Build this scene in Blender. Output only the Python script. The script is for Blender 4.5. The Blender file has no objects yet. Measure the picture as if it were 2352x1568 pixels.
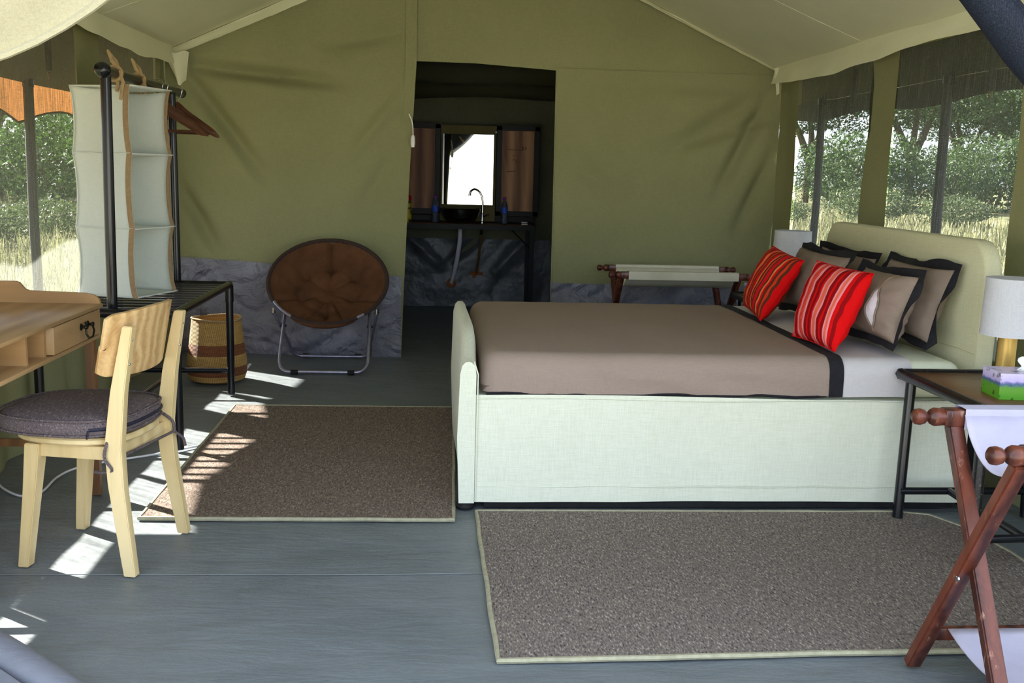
import bpy, bmesh, math, random
from mathutils import Vector, Matrix, Euler, noise
random.seed(7)
S = bpy.context.scene
COL = S.collection
R = math.radians

# ------------------------------------------------------------------ camera
yaw, pitch, roll = R(-4.4), R(-9.65), R(1.5)
fw = Vector((-math.sin(yaw)*math.cos(pitch), math.cos(yaw)*math.cos(pitch), math.sin(pitch)))
r0 = Vector((math.cos(yaw), math.sin(yaw), 0)); u0 = r0.cross(fw)
rx = r0*math.cos(roll) + u0*math.sin(roll); ux = -r0*math.sin(roll) + u0*math.cos(roll)
cd = bpy.data.cameras.new('camera'); cd.lens = 35; cd.sensor_width = 36; cd.clip_end = 500
cam = bpy.data.objects.new('camera', cd); COL.objects.link(cam)
M = Matrix((rx, ux, -fw)).transposed().to_4x4(); M.translation = (0, 0, 1.35)
cam.matrix_world = M
S.camera = cam

# ------------------------------------------------------------------ world, sun, exposure
W = bpy.data.worlds.new('world'); S.world = W; W.use_nodes = True
nt = W.node_tree; nt.nodes.clear()
wo = nt.nodes.new('ShaderNodeOutputWorld'); bg = nt.nodes.new('ShaderNodeBackground')
sky = nt.nodes.new('ShaderNodeTexSky'); sky.sky_type = 'NISHITA'; sky.sun_disc = False
sky.sun_elevation = R(36.5); sky.sun_rotation = R(-55.5); sky.dust_density = 4.0; sky.air_density = 1.0; sky.altitude = 1500
hz = nt.nodes.new('ShaderNodeMixRGB'); hz.blend_type = 'MIX'; hz.inputs['Fac'].default_value = 0.55   # thin high cloud all over the sky
hz.inputs['Color2'].default_value = (6.6, 7.3, 8.3, 1)
nt.links.new(sky.outputs[0], hz.inputs['Color1']); nt.links.new(hz.outputs[0], bg.inputs[0])
bg.inputs[1].default_value = 0.33
nt.links.new(bg.outputs[0], wo.inputs[0])

sl = bpy.data.lights.new('sun', 'SUN'); sl.energy = 44; sl.angle = R(0.9); sl.color = (1.0, 0.95, 0.86)
so = bpy.data.objects.new('sun', sl); COL.objects.link(so)
so.rotation_euler = Vector((1.115, -0.766, -1.0)).to_track_quat('-Z', 'Y').to_euler(); so.location = (-8, 6, 9)

S.view_settings.view_transform = 'Standard'; S.view_settings.look = 'None'
S.view_settings.gamma = 1; S.view_settings.use_curve_mapping = False
S.view_settings.exposure = 0.85

# ------------------------------------------------------------------ materials
def C(r, g, b):
    f = lambda v: (v/255/12.92) if v/255 <= 0.04045 else ((v/255+0.055)/1.055)**2.4
    return (f(r), f(g), f(b), 1)
def new_mat(name):
    m = bpy.data.materials.new(name); m.use_nodes = True
    n = m.node_tree; p = n.nodes['Principled BSDF']; return m, n, p
def coords(n, scale=(1, 1, 1), rot=(0, 0, 0), src='Object'):
    t = n.nodes.new('ShaderNodeTexCoord'); mp = n.nodes.new('ShaderNodeMapping')
    mp.inputs['Scale'].default_value = scale; mp.inputs['Rotation'].default_value = rot
    n.links.new(t.outputs[src], mp.inputs[0]); return mp
def noise_node(n, mp, scale, detail=4, rough=.55, dist=0):
    x = n.nodes.new('ShaderNodeTexNoise'); x.inputs['Scale'].default_value = scale
    x.inputs['Detail'].default_value = detail; x.inputs['Roughness'].default_value = rough
    x.inputs['Distortion'].default_value = dist
    n.links.new(mp.outputs[0], x.inputs['Vector']); return x
def ramp(n, src, stops, interp='LINEAR'):
    r = n.nodes.new('ShaderNodeValToRGB'); r.color_ramp.interpolation = interp
    e = r.color_ramp.elements
    while len(e) < len(stops): e.new(0.5)
    for i, (p, c) in enumerate(stops): e[i].position = p; e[i].color = c
    n.links.new(src, r.inputs[0]); return r
def bump(n, p, src, strength, dist=0.01):
    b = n.nodes.new('ShaderNodeBump'); b.inputs['Strength'].default_value = strength
    b.inputs['Distance'].default_value = dist
    n.links.new(src, b.inputs['Height']); n.links.new(b.outputs[0], p.inputs['Normal']); return b
def mixc(n, a, b, fac, mode='MIX'):
    x = n.nodes.new('ShaderNodeMixRGB'); x.blend_type = mode
    for s, v in (('Color1', a), ('Color2', b), ('Fac', fac)):
        if hasattr(v, 'links'): n.links.new(v, x.inputs[s])
        else: x.inputs[s].default_value = v
    return x
def plain(name, col, col2=None, rough=.6, scale=6, lo=.35, hi=.65, stretch=(1, 1, 1), bmp=0, bscale=80, bdist=.005, metal=0, spec=.4, detail=5):
    m, n, p = new_mat(name)
    mp = coords(n, stretch); x = noise_node(n, mp, scale, detail)
    r = ramp(n, x.outputs[0], [(lo, col), (hi, col2 or col)])
    n.links.new(r.outputs[0], p.inputs['Base Color'])
    p.inputs['Roughness'].default_value = rough; p.inputs['Metallic'].default_value = metal
    p.inputs['Specular IOR Level'].default_value = spec
    if bmp:
        y = noise_node(n, mp, bscale, 3); bump(n, p, y.outputs[0], bmp, bdist)
    return m
def weave(name, col, col2, fine=420, rough=.85, bmp=.25, fold=0, patch=2.0, patchamt=.25, trans=0):
    """plain-woven cloth: two crossed stretched noises + slow tone patches"""
    m, n, p = new_mat(name)
    a = noise_node(n, coords(n, (.06, 1, 1)), fine, 2); b = noise_node(n, coords(n, (1, 1, .06)), fine, 2)
    c2 = noise_node(n, coords(n, (1, .06, 1)), fine, 2)
    s = n.nodes.new('ShaderNodeMath'); s.operation = 'ADD'; n.links.new(a.outputs[0], s.inputs[0]); n.links.new(b.outputs[0], s.inputs[1])
    s2 = n.nodes.new('ShaderNodeMath'); s2.operation = 'ADD'; n.links.new(s.outputs[0], s2.inputs[0]); n.links.new(c2.outputs[0], s2.inputs[1])
    d = n.nodes.new('ShaderNodeMath'); d.operation = 'DIVIDE'; d.inputs[1].default_value = 3; n.links.new(s2.outputs[0], d.inputs[0])
    r = ramp(n, d.outputs[0], [(.38, col), (.62, col2)])
    pn = noise_node(n, coords(n), patch, 4)
    pr = ramp(n, pn.outputs[0], [(.3, (1-patchamt,)*3+(1,)), (.7, (1, 1, 1, 1))])
    mm = mixc(n, r.outputs[0], pr.outputs[0], 1.0, 'MULTIPLY')
    n.links.new(mm.outputs[0], p.inputs['Base Color'])
    p.inputs['Roughness'].default_value = rough; p.inputs['Specular IOR Level'].default_value = .15
    if fold:
        fn = noise_node(n, coords(n, (1, 1, .45), (0.5, .6, 0)), 3.2, 5, .6, 1.2)
        k = n.nodes.new('ShaderNodeMath'); k.operation = 'MULTIPLY_ADD'; k.inputs[1].default_value = fold
        n.links.new(fn.outputs[0], k.inputs[0]); n.links.new(d.outputs[0], k.inputs[2]); src = k.outputs[0]
    else: src = d.outputs[0]
    bump(n, p, src, bmp, .004)
    if trans:
        t = n.nodes.new('ShaderNodeBsdfTranslucent'); n.links.new(mm.outputs[0], t.inputs[0])
        mx = n.nodes.new('ShaderNodeMixShader'); mx.inputs[0].default_value = trans
        o = n.nodes['Material Output']
        n.links.new(p.outputs[0], mx.inputs[1]); n.links.new(t.outputs[0], mx.inputs[2]); n.links.new(mx.outputs[0], o.inputs[0])
    return m
def wood(name, c1, c2, axis='y', scale=3.0, rough=.4, spec=.4, ring=5):
    m, n, p = new_mat(name)
    st = {'x': (.12, 1, 1), 'y': (1, .12, 1), 'z': (1, 1, .12)}[axis]
    mp = coords(n, st); x = noise_node(n, mp, scale*4, 6, .6, ring*.3)
    w = n.nodes.new('ShaderNodeTexWave'); w.inputs['Scale'].default_value = scale; w.inputs['Distortion'].default_value = ring
    w.inputs['Detail'].default_value = 3; n.links.new(mp.outputs[0], w.inputs['Vector'])
    k = mixc(n, x.outputs[0], w.outputs[0], .35)
    r = ramp(n, k.outputs[0], [(.3, c1), (.7, c2)])
    n.links.new(r.outputs[0], p.inputs['Base Color']); p.inputs['Roughness'].default_value = rough
    p.inputs['Specular IOR Level'].default_value = spec
    bump(n, p, x.outputs[0], .08, .002); return m

MT = {}
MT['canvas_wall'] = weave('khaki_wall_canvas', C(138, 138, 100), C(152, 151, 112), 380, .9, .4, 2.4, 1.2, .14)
MT['canvas_roof'] = weave('cream_roof_canvas', C(230, 229, 198), C(238, 237, 208), 380, .9, .35, 2.2, .9, .12, trans=.12)
MT['canvas_cream'] = weave('pale_canvas', C(166, 161, 136), C(180, 175, 150), 300, .9, .3, 1.0, 1.2, .1, trans=.15)
MT['fly'] = weave('brown_flysheet', C(60, 58, 40), C(74, 70, 50), 300, .9, .3, 1.0, 1.2, .2)
MT['fly_valance'] = weave('backlit_orange_valance', C(128, 86, 48), C(146, 98, 54), 300, .9, .3, 0, 1.2, .2, trans=.4)  # orange of sun shining through the brown flysheet is put into this colour
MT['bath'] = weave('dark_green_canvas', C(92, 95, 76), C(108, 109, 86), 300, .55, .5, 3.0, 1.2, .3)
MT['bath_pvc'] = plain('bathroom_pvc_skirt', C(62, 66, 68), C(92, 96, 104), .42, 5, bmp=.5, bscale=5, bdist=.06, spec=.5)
MT['linen'] = weave('cream_linen', C(212, 215, 194), C(228, 230, 212), 260, .9, .25, .4, 1.5, .05)
MT['linen_head'] = weave('cream_linen_headboard', C(198, 195, 160), C(212, 209, 174), 260, .9, .25, .4, 1.5, .08)
MT['spread'] = weave('taupe_cotton', C(146, 129, 118), C(158, 141, 130), 500, .9, .25, .8, 2.5, .06)
MT['sheet'] = weave('pale_grey_cotton', C(196, 192, 194), C(208, 204, 204), 500, .9, .25, .8, 2, .05)
MT['mattress'] = weave('cream_mattress_cover', C(224, 228, 200), C(236, 238, 214), 300, .9, .25, .4, 2, .05)
MT['pillow'] = weave('taupe_pillowcase', C(140, 123, 111), C(152, 135, 122), 500, .9, .3, 1.6, 4, .1)
MT['black_cloth'] = plain('black_cotton_border', C(20, 19, 24), C(30, 29, 36), .9, 60, bmp=.2)
MT['white_cloth'] = plain('white_cotton', C(236, 236, 244), C(246, 246, 250), .9, 20)
MT['steel_black'] = plain('black_enamel_steel', C(13, 15, 19), C(20, 22, 28), .24, 25, spec=.5)
def chipped():
    m, n, p = new_mat('chipped_black_paint')
    x = noise_node(n, coords(n), 95, 6, .7)
    r = ramp(n, x.outputs[0], [(.60, C(14, 14, 20)), (.66, C(110, 92, 76))])
    n.links.new(r.outputs[0], p.inputs['Base Color']); p.inputs['Roughness'].default_value = .3
    bump(n, p, x.outputs[0], .2, .002); return m
MT['chipped'] = chipped()
MT['pole'] = wood('dark_weathered_pole', C(34, 32, 30), C(52, 48, 44), 'z', 6, .8)
MT['frame_black'] = plain('matt_black_frame', C(13, 14, 16), C(20, 21, 23), .5, 25, spec=.25)
MT['chrome'] = plain('polished_chrome', C(200, 202, 205), C(215, 215, 218), .12, 10, metal=1)
MT['silver'] = plain('silver_tube_paint', C(150, 148, 168), C(172, 170, 190), .28, 20, metal=.75)
MT['steel_basin'] = plain('brushed_steel', C(110, 116, 108), C(130, 134, 124), .22, 30, metal=1)
MT['rubber'] = plain('black_rubber', C(14, 14, 15), C(24, 24, 25), .8, 40)
MT['desk'] = wood('honey_pine_desk', C(158, 124, 84), C(186, 152, 108), 'y', 3.0, .35)
MT['desk_end'] = wood('honey_pine_end_grain', C(172, 132, 86), C(198, 158, 106), 'x', 3.0, .4)
MT['desk_leg'] = wood('brown_oiled_leg', C(104, 70, 42), C(132, 92, 56), 'z', 4, .4)
MT['birch'] = wood('pale_rubberwood', C(206, 180, 128), C(228, 204, 154), 'z', 3.5, .35)
MT['birch_panel'] = wood('bent_plywood', C(188, 148, 96), C(222, 186, 132), 'y', 6, .3, ring=9)
def worn_wood():
    m = wood('worn_reddish_hardwood', C(52, 24, 18), C(104, 54, 38), 'z', 6, .32); n = m.node_tree; p = n.nodes['Principled BSDF']
    src = p.inputs['Base Color'].links[0].from_socket
    x = noise_node(n, coords(n, (1, 1, .35)), 38, 8, .72); r = ramp(n, x.outputs[0], [(.60, (0, 0, 0, 1)), (.70, (1, 1, 1, 1))])
    k = mixc(n, src, C(150, 112, 92), r.outputs[0]); n.links.new(k.outputs[0], p.inputs['Base Color']); return m
MT['dark_wood'] = worn_wood()
MT['hanger'] = wood('walnut_hanger', C(70, 38, 20), C(98, 56, 30), 'x', 4, .35)
MT['panel_wood'] = wood('plywood_panel', C(96, 58, 38), C(160, 112, 78), 'z', 2.4, .55)
MT['panel_light'] = wood('light_plywood_panel', C(118, 76, 50), C(196, 148, 106), 'z', 2.0, .55)
MT['ns_wood'] = wood('brown_table_board', C(104, 70, 48), C(132, 92, 64), 'x', 3, .3)
def tweed(name, cols, scale, st=(1, 1, 1), rough=.95, bmp=.5, rot=(0, 0, 0), bd=.004):
    m, n, p = new_mat(name)
    x = noise_node(n, coords(n, st, rot), scale, 3, .7)
    k = len(cols); r = ramp(n, x.outputs[0], [(.32+.36*i/(k-1), c) for i, c in enumerate(cols)])
    n.links.new(r.outputs[0], p.inputs['Base Color']); p.inputs['Roughness'].default_value = rough
    p.inputs['Specular IOR Level'].default_value = .1
    bump(n, p, x.outputs[0], bmp, bd); return m
MT['rug'] = tweed('brown_flecked_carpet', [C(60, 52, 50), C(112, 100, 92), C(122, 108, 96), C(172, 162, 152)], 190, (1, .35, 1), .98, .7)
MT['rug_front'] = tweed('grey_brown_flecked_carpet', [C(56, 50, 50), C(112, 104, 100), C(122, 112, 102), C(178, 170, 160)], 170, (1, .35, 1), .98, .7, (0, 0, .6))
MT['binding'] = plain('olive_beige_binding', C(150, 146, 120), C(168, 164, 138), .85, 40, bmp=.2)
MT['cushion'] = tweed('brown_tweed', [C(52, 46, 52), C(100, 90, 92), C(96, 84, 84), C(150, 138, 136)], 200, (.25, 1, 1), .95, .4)
MT['moon'] = plain('brown_suede', C(82, 52, 32), C(98, 64, 40), .85, 8, bmp=.35, bscale=30, bdist=.01, spec=.2)
MT['piping'] = plain('dark_brown_piping', C(52, 36, 30), C(60, 42, 34), .8, 20)
MT['organizer'] = weave('cream_organizer_canvas', C(236, 240, 234), C(244, 247, 242), 360, .9, .2, .5, 2, .04, trans=.42)
MT['tape'] = plain('brown_binding_tape', C(142, 116, 84), C(156, 130, 96), .85, 60, bmp=.2)
MT['tie'] = plain('tan_cotton_tie', C(156, 130, 92), C(172, 146, 106), .9, 60, bmp=.2)
MT['shade'] = weave('white_lamp_shade', C(222, 222, 228), C(238, 238, 240), 340, .9, .5, 0, 2, .04, trans=.3)
MT['brass'] = plain('painted_gold_column', C(196, 160, 84), C(208, 172, 96), .35, 6, metal=.35)
MT['white_plastic'] = plain('white_plastic', C(226, 226, 222), C(234, 234, 230), .4, 10)
MT['hose'] = plain('ribbed_white_hose', C(206, 206, 220), C(220, 220, 232), .5, 10, stretch=(.01, .01, 1), bmp=.8, bscale=90, bdist=.003)
MT['copper'] = plain('brown_pipe', C(116, 84, 44), C(136, 100, 54), .4, 8, metal=.4)
MT['rust'] = plain('rust_brown_patch', C(120, 66, 30), C(144, 84, 40), .8, 20)
MT['cable'] = plain('white_cable', C(226, 226, 232), C(236, 236, 242), .4, 10)
MT['navy_mesh'] = tweed('navy_rolled_mesh', [C(14, 17, 26), C(26, 31, 42), C(42, 48, 62)], 520, (1, 1, .3), .6, .4)
MT['lcanvas'] = plain('white_lavender_canvas', C(178, 174, 192), C(192, 188, 206), .8, 5, bmp=.15, bscale=300)
MT['ecru'] = plain('ecru_canvas_sling', C(198, 194, 172), C(212, 208, 188), .85, 5, bmp=.15, bscale=300)
MT['tissue'] = plain('white_tissue', C(244, 244, 250), C(250, 250, 252), .9, 10)
MT['zip'] = plain('navy_zip', C(26, 26, 44), C(34, 34, 54), .5, 90, bmp=.4, bscale=300)
MT['handle'] = plain('dark_bronze_pull', C(38, 38, 34), C(56, 54, 48), .3, 30, metal=.8)
MT['mark'] = plain('black_marker', C(20, 12, 8), C(26, 16, 12), .7, 10)
MT['khaki_board'] = plain('khaki_board', C(96, 88, 54), C(108, 98, 62), .8, 4)
MT['bark'] = wood('grey_bark', C(74, 64, 52), C(106, 94, 78), 'z', 6, .95, .1)
def mirror_mat():
    m, n, p = new_mat('mirror_glass'); x = noise_node(n, coords(n), 30, 3)
    r = ramp(n, x.outputs[0], [(.3, (.88, .9, .88, 1)), (.7, (.92, .93, .92, 1))]); n.links.new(r.outputs[0], p.inputs['Base Color'])
    p.inputs['Metallic'].default_value = 1; p.inputs['Roughness'].default_value = .02; return m
MT['mirror'] = mirror_mat()
def pvc(name, a, b, rough, big, bd):
    m, n, p = new_mat(name)
    x = noise_node(n, coords(n, (1, 1.6, 1), (0, 0, .35)), 2.2, 6, .6, .8)
    r = ramp(n, x.outputs[0], [(.3, a), (.7, b)]); n.links.new(r.outputs[0], p.inputs['Base Color'])
    p.inputs['Roughness'].default_value = rough; p.inputs['Specular IOR Level'].default_value = .5
    y = noise_node(n, coords(n, (.7, 2.2, 1), (0, 0, .3)), big*1.8, 9, .62, .25)
    f = noise_node(n, coords(n), 260, 2)
    k = n.nodes.new('ShaderNodeMath'); k.operation = 'MULTIPLY_ADD'; k.inputs[1].default_value = .035
    n.links.new(f.outputs[0], k.inputs[0]); n.links.new(y.outputs[0], k.inputs[2])
    bump(n, p, k.outputs[0], .30, bd); return m
MT['floor'] = pvc('grey_groundsheet', C(102, 109, 112), C(116, 123, 126), .46, 2.6, .05)
MT['floor_lip'] = pvc('grey_groundsheet_roll', C(112, 116, 128), C(124, 128, 140), .5, 2.6, .03)
def pvc_skirt():
    m, n, p = new_mat('silver_grey_pvc_skirt')
    x = noise_node(n, coords(n), 3, 5)
    r = ramp(n, x.outputs[0], [(.3, C(112, 112, 122)), (.7, C(138, 138, 152))]); n.links.new(r.outputs[0], p.inputs['Base Color'])
    p.inputs['Roughness'].default_value = .38; p.inputs['Specular IOR Level'].default_value = .6
    y = noise_node(n, coords(n, (1.0, 1, .8), (0, .7, 0)), 4.5, 6, .55, 1.5)
    bump(n, p, y.outputs[0], 1.0, .09); return m
MT['skirt_pvc'] = pvc_skirt()
def screen_mat():
    """insect mesh: partly open weave, wrinkles change how open it looks"""
    m, n, p = new_mat('insect_mesh'); o = n.nodes['Material Output']
    a = noise_node(n, coords(n, (1, 9, .16)), 26, 5, .75, .6); b = noise_node(n, coords(n, (1, .4, 8)), 60, 3, .7)
    k = mixc(n, a.outputs[0], b.outputs[0], .3)
    r = ramp(n, k.outputs[0], [(.40, (.42,)*3+(1,)), (.60, (.93,)*3+(1,))])
    p.inputs['Roughness'].default_value = .7
    cr = ramp(n, k.outputs[0], [(.3, (.05, .053, .048, 1)), (.7, (.115, .12, .108, 1))]); n.links.new(cr.outputs[0], p.inputs['Base Color'])
    p.inputs['Specular IOR Level'].default_value = .1
    t = n.nodes.new('ShaderNodeBsdfTranslucent'); n.links.new(cr.outputs[0], t.inputs[0])
    m1 = n.nodes.new('ShaderNodeMixShader'); m1.inputs[0].default_value = .5
    n.links.new(p.outputs[0], m1.inputs[1]); n.links.new(t.outputs[0], m1.inputs[2])
    tr = n.nodes.new('ShaderNodeBsdfTransparent')
    m2 = n.nodes.new('ShaderNodeMixShader'); n.links.new(r.outputs[0], m2.inputs[0])
    n.links.new(tr.outputs[0], m2.inputs[1]); n.links.new(m1.outputs[0], m2.inputs[2]); n.links.new(m2.outputs[0], o.inputs[0])
    return m
MT['screen'] = screen_mat()
def stripes(name, stops):
    m, n, p = new_mat(name)
    t = n.nodes.new('ShaderNodeTexCoord'); sp = n.nodes.new('ShaderNodeSeparateXYZ'); n.links.new(t.outputs['UV'], sp.inputs[0])
    r = ramp(n, sp.outputs[0], stops, 'CONSTANT')
    w = noise_node(n, coords(n), 380, 2); wr = ramp(n, w.outputs[0], [(.3, (.86, .86, .86, 1)), (.7, (1, 1, 1, 1))])
    mm = mixc(n, r.outputs[0], wr.outputs[0], 1, 'MULTIPLY'); n.links.new(mm.outputs[0], p.inputs['Base Color'])
    p.inputs['Roughness'].default_value = .85; p.inputs['Specular IOR Level'].default_value = .15
    bump(n, p, w.outputs[0], .3, .003); return m
rd, dr, pk, sal, mag = C(226, 10, 14), C(150, 6, 14), C(246, 150, 158), C(240, 108, 84), C(210, 24, 44)
st = [(0, rd), (.05, dr), (.09, rd), (.13, pk), (.155, sal), (.185, pk), (.205, dr), (.25, rd), (.28, dr), (.33, pk), (.355, sal), (.41, pk), (.435, rd), (.47, dr), (.52, rd),
      (.55, dr), (.60, pk), (.64, rd), (.652, sal), (.667, rd), (.68, sal), (.695, rd), (.71, sal), (.725, pk), (.77, rd), (.81, dr), (.86, rd), (.90, pk), (.925, sal), (.945, pk), (.96, rd)]
MT['stripe_red'] = stripes('red_pink_striped_cotton', st)
og, bw, ora = C(236, 132, 76), C(96, 46, 28), C(216, 60, 30)
pat = [rd, bw, ora, bw, rd, og, bw, rd, mag, bw, ora, bw, og, rd, rd, bw, ora, bw, rd, og, og, rd, bw, mag, bw, rd, ora, bw, og, rd, bw]
MT['stripe_orange'] = stripes('red_orange_brown_striped_cotton', [(i/len(pat), c) for i, c in enumerate(pat)])
def basket_mat():
    m, n, p = new_mat('woven_sisal')
    t = n.nodes.new('ShaderNodeTexCoord'); sp = n.nodes.new('ShaderNodeSeparateXYZ'); n.links.new(t.outputs['UV'], sp.inputs[0])
    straw, tan, brn = C(196, 158, 92), C(176, 136, 76), C(136, 82, 48)
    r = ramp(n, sp.outputs[1], [(0, straw), (.13, brn), (.27, straw), (.45, brn), (.62, straw), (.96, tan)], 'CONSTANT')
    mp = n.nodes.new('ShaderNodeMapping'); mp.inputs['Scale'].default_value = (1, .35, 1); mp.inputs['Rotation'].default_value = (0, 0, .25)
    n.links.new(t.outputs['UV'], mp.inputs[0])
    w = n.nodes.new('ShaderNodeTexWave'); w.inputs['Scale'].default_value = 26; w.inputs['Distortion'].default_value = 1
    n.links.new(mp.outputs[0], w.inputs['Vector'])
    wr = ramp(n, w.outputs[0], [(.4, straw), (.6, (1, 1, 1, 1))]); mm = mixc(n, r.outputs[0], wr.outputs[0], .55, 'MULTIPLY')
    w2 = n.nodes.new('ShaderNodeTexWave'); w2.bands_direction = 'Y'; w2.inputs['Scale'].default_value = 16; n.links.new(t.outputs['UV'], w2.inputs['Vector'])
    w2.inputs['Distortion'].default_value = .6
    n.links.new(mm.outputs[0], p.inputs['Base Color']); p.inputs['Roughness'].default_value = .8
    bump(n, p, w2.outputs[0], .7, .006); return m
MT['basket'] = basket_mat()
def tissue_print(name, ground):
    m, n, p = new_mat(name)
    t = n.nodes.new('ShaderNodeTexCoord'); sp = n.nodes.new('ShaderNodeSeparateXYZ'); n.links.new(t.outputs['Object'], sp.inputs[0])
    x = noise_node(n, coords(n), 55, 4); a = n.nodes.new('ShaderNodeMath'); a.operation = 'MULTIPLY_ADD'; a.inputs[1].default_value = .022
    n.links.new(x.outputs[0], a.inputs[0]); n.links.new(sp.outputs[2], a.inputs[2])
    r = ramp(n, a.outputs[0], [(0, ground), (.056, C(92, 150, 46)), (.068, C(60, 84, 150)), (.078, C(196, 180, 232)), (.1, C(214, 204, 240))], 'LINEAR')
    v = noise_node(n, coords(n, (1, 1, .8)), 34, 2); vr = ramp(n, v.outputs[0], [(.62, (1, 1, 1, 1)), (.68, C(96, 84, 70))])
    mm = mixc(n, r.outputs[0], vr.outputs[0], .8, 'MULTIPLY'); n.links.new(mm.outputs[0], p.inputs['Base Color'])
    p.inputs['Roughness'].default_value = .35; return m
MT['tissue_green'] = tissue_print('savanna_print_box', C(96, 178, 40))
MT['tissue_yellow'] = tissue_print('golden_print_box', C(206, 160, 70))
def ground_mat():
    m, n, p = new_mat('dry_savanna_ground')
    x = noise_node(n, coords(n), .35, 8, .65); y = noise_node(n, coords(n), 14, 5, .7)
    r0_ = ramp(n, x.outputs[0], [(.35, C(74, 86, 46)), (.55, C(118, 114, 74)), (.7, C(140, 132, 94))])
    tc = n.nodes.new('ShaderNodeTexCoord'); sp = n.nodes.new('ShaderNodeSeparateXYZ'); n.links.new(tc.outputs['Object'], sp.inputs[0])
    add = n.nodes.new('ShaderNodeMath'); add.operation = 'MULTIPLY_ADD'; add.inputs[1].default_value = 3.0; n.links.new(x.outputs[0], add.inputs[0]); n.links.new(sp.outputs[1], add.inputs[2])
    # bare pale soil trodden in front of the tent
    mr = n.nodes.new('ShaderNodeMapRange'); mr.inputs['From Min'].default_value = 3.0; mr.inputs['From Max'].default_value = 1.5; n.links.new(add.outputs[0], mr.inputs['Value'])
    r = mixc(n, r0_.outputs[0], C(164, 160, 144), mr.outputs[0])
    yr = ramp(n, y.outputs[0], [(.3, (.6, .6, .55, 1)), (.7, (1, 1, 1, 1))])
    mm = mixc(n, r.outputs[0], yr.outputs[0], 1, 'MULTIPLY'); n.links.new(mm.outputs[0], p.inputs['Base Color'])
    p.inputs['Roughness'].default_value = 1; bump(n, p, y.outputs[0], .8, .05); return m
MT['ground'] = ground_mat()
def leafmat(name, a, b):
    m, n, p = new_mat(name); x = noise_node(n, coords(n), 5, 4)
    r = ramp(n, x.outputs[0], [(.3, a), (.7, b)]); n.links.new(r.outputs[0], p.inputs['Base Color']); p.inputs['Roughness'].default_value = .6
    t = n.nodes.new('ShaderNodeBsdfTranslucent'); n.links.new(r.outputs[0], t.inputs[0])
    mx = n.nodes.new('ShaderNodeMixShader'); mx.inputs[0].default_value = .35
    n.links.new(p.outputs[0], mx.inputs[1]); n.links.new(t.outputs[0], mx.inputs[2]); n.links.new(mx.outputs[0], n.nodes['Material Output'].inputs[0]); return m
MT['leaf'] = leafmat('acacia_leaves', C(40, 62, 30), C(70, 94, 44)); MT['leaf2'] = leafmat('grey_green_leaves', C(56, 72, 42), C(86, 100, 60))
MT['grass'] = leafmat('dry_grass', C(92, 102, 66), C(146, 142, 108))
MT['bottle'] = None
def bottle_mat():
    m, n, p = new_mat('clear_bottle_plastic'); x = noise_node(n, coords(n), 40, 2)
    r = ramp(n, x.outputs[0], [(.3, C(150, 160, 190)), (.7, C(170, 180, 205))]); n.links.new(r.outputs[0], p.inputs['Base Color'])
    p.inputs['Transmission Weight'].default_value = .85; p.inputs['Roughness'].default_value = .08; p.inputs['IOR'].default_value = 1.3; return m
MT['bottle'] = bottle_mat()
MT['blue_label'] = plain('blue_label', C(30, 60, 190), C(60, 110, 220), .5, 60)
MT['purple_cap'] = plain('purple_cap', C(110, 20, 160), C(130, 30, 180), .5, 10)
MT['red_cap'] = plain('red_cap', C(160, 14, 30), C(180, 20, 36), .3, 10)
MT['can'] = plain('yellow_can_print', C(196, 180, 30), C(60, 50, 20), .35, 26, lo=.5, hi=.56)
MT['soap'] = plain('striped_soap_pack', C(226, 226, 226), C(40, 40, 46), .5, 18, stretch=(.1, .1, 6), lo=.48, hi=.52)

# ------------------------------------------------------------------ mesh helpers
def finish(me, smooth=38):
    if smooth:
        for p in me.polygons: p.use_smooth = True
        me.set_sharp_from_angle(angle=R(smooth))
def to_obj(name, bm, mat, parent=None, smooth=38, recalc=True):
    if recalc: bmesh.ops.recalc_face_normals(bm, faces=bm.faces)
    me = bpy.data.meshes.new(name); bm.to_mesh(me); bm.free(); finish(me, smooth)
    if mat is not None: me.materials.append(MT[mat] if isinstance(mat, str) else mat)
    o = bpy.data.objects.new(name, me); COL.objects.link(o)
    if parent is not None: o.parent = parent
    return o
def tag(o, label, cat=None, group=None, kind=None):
    o['label'] = label
    if cat: o['category'] = cat
    if group: o['group'] = group
    if kind: o['kind'] = kind
    return o
class Thing:
    def __init__(s, name, label, cat, loc=(0, 0, 0), rz=0, group=None, kind=None):
        s.o = bpy.data.objects.new(name, None); COL.objects.link(s.o); s.o.empty_display_size = .1
        s.o.location = loc; s.o.rotation_euler = (0, 0, rz); tag(s.o, label, cat, group, kind)
        s.m = Matrix.Translation(loc) @ Matrix.Rotation(rz, 4, 'Z'); s.inv = s.m.inverted()
    def part(s, name, bm, mat, parent=None, world=False, smooth=38, label=None, kind=None, recalc=True):
        if world: bm.transform(s.inv)
        o = to_obj(name, bm, mat, parent or s.o, smooth, recalc)
        if label: o['label'] = label
        if kind: o['kind'] = kind
        return o
def copy_tree(o, parent=None):
    c = o.copy(); COL.objects.link(c); c.parent = parent
    for ch in list(o.children): copy_tree(ch, c)
    return c
B = bmesh.new
def box(bm, c, s, rot=None, bev=0, seg=2):
    r = bmesh.ops.create_cube(bm, size=1); vs = r['verts']
    m = Matrix.Translation(c) @ (rot.to_matrix().to_4x4() if rot else Matrix.Identity(4)) @ Matrix.Diagonal((*s, 1))
    bmesh.ops.transform(bm, matrix=m, verts=vs)
    if bev:
        es = list({e for v in vs for e in v.link_edges})
        bmesh.ops.bevel(bm, geom=es, offset=bev, segments=seg, affect='EDGES', profile=.5)
    return bm
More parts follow.
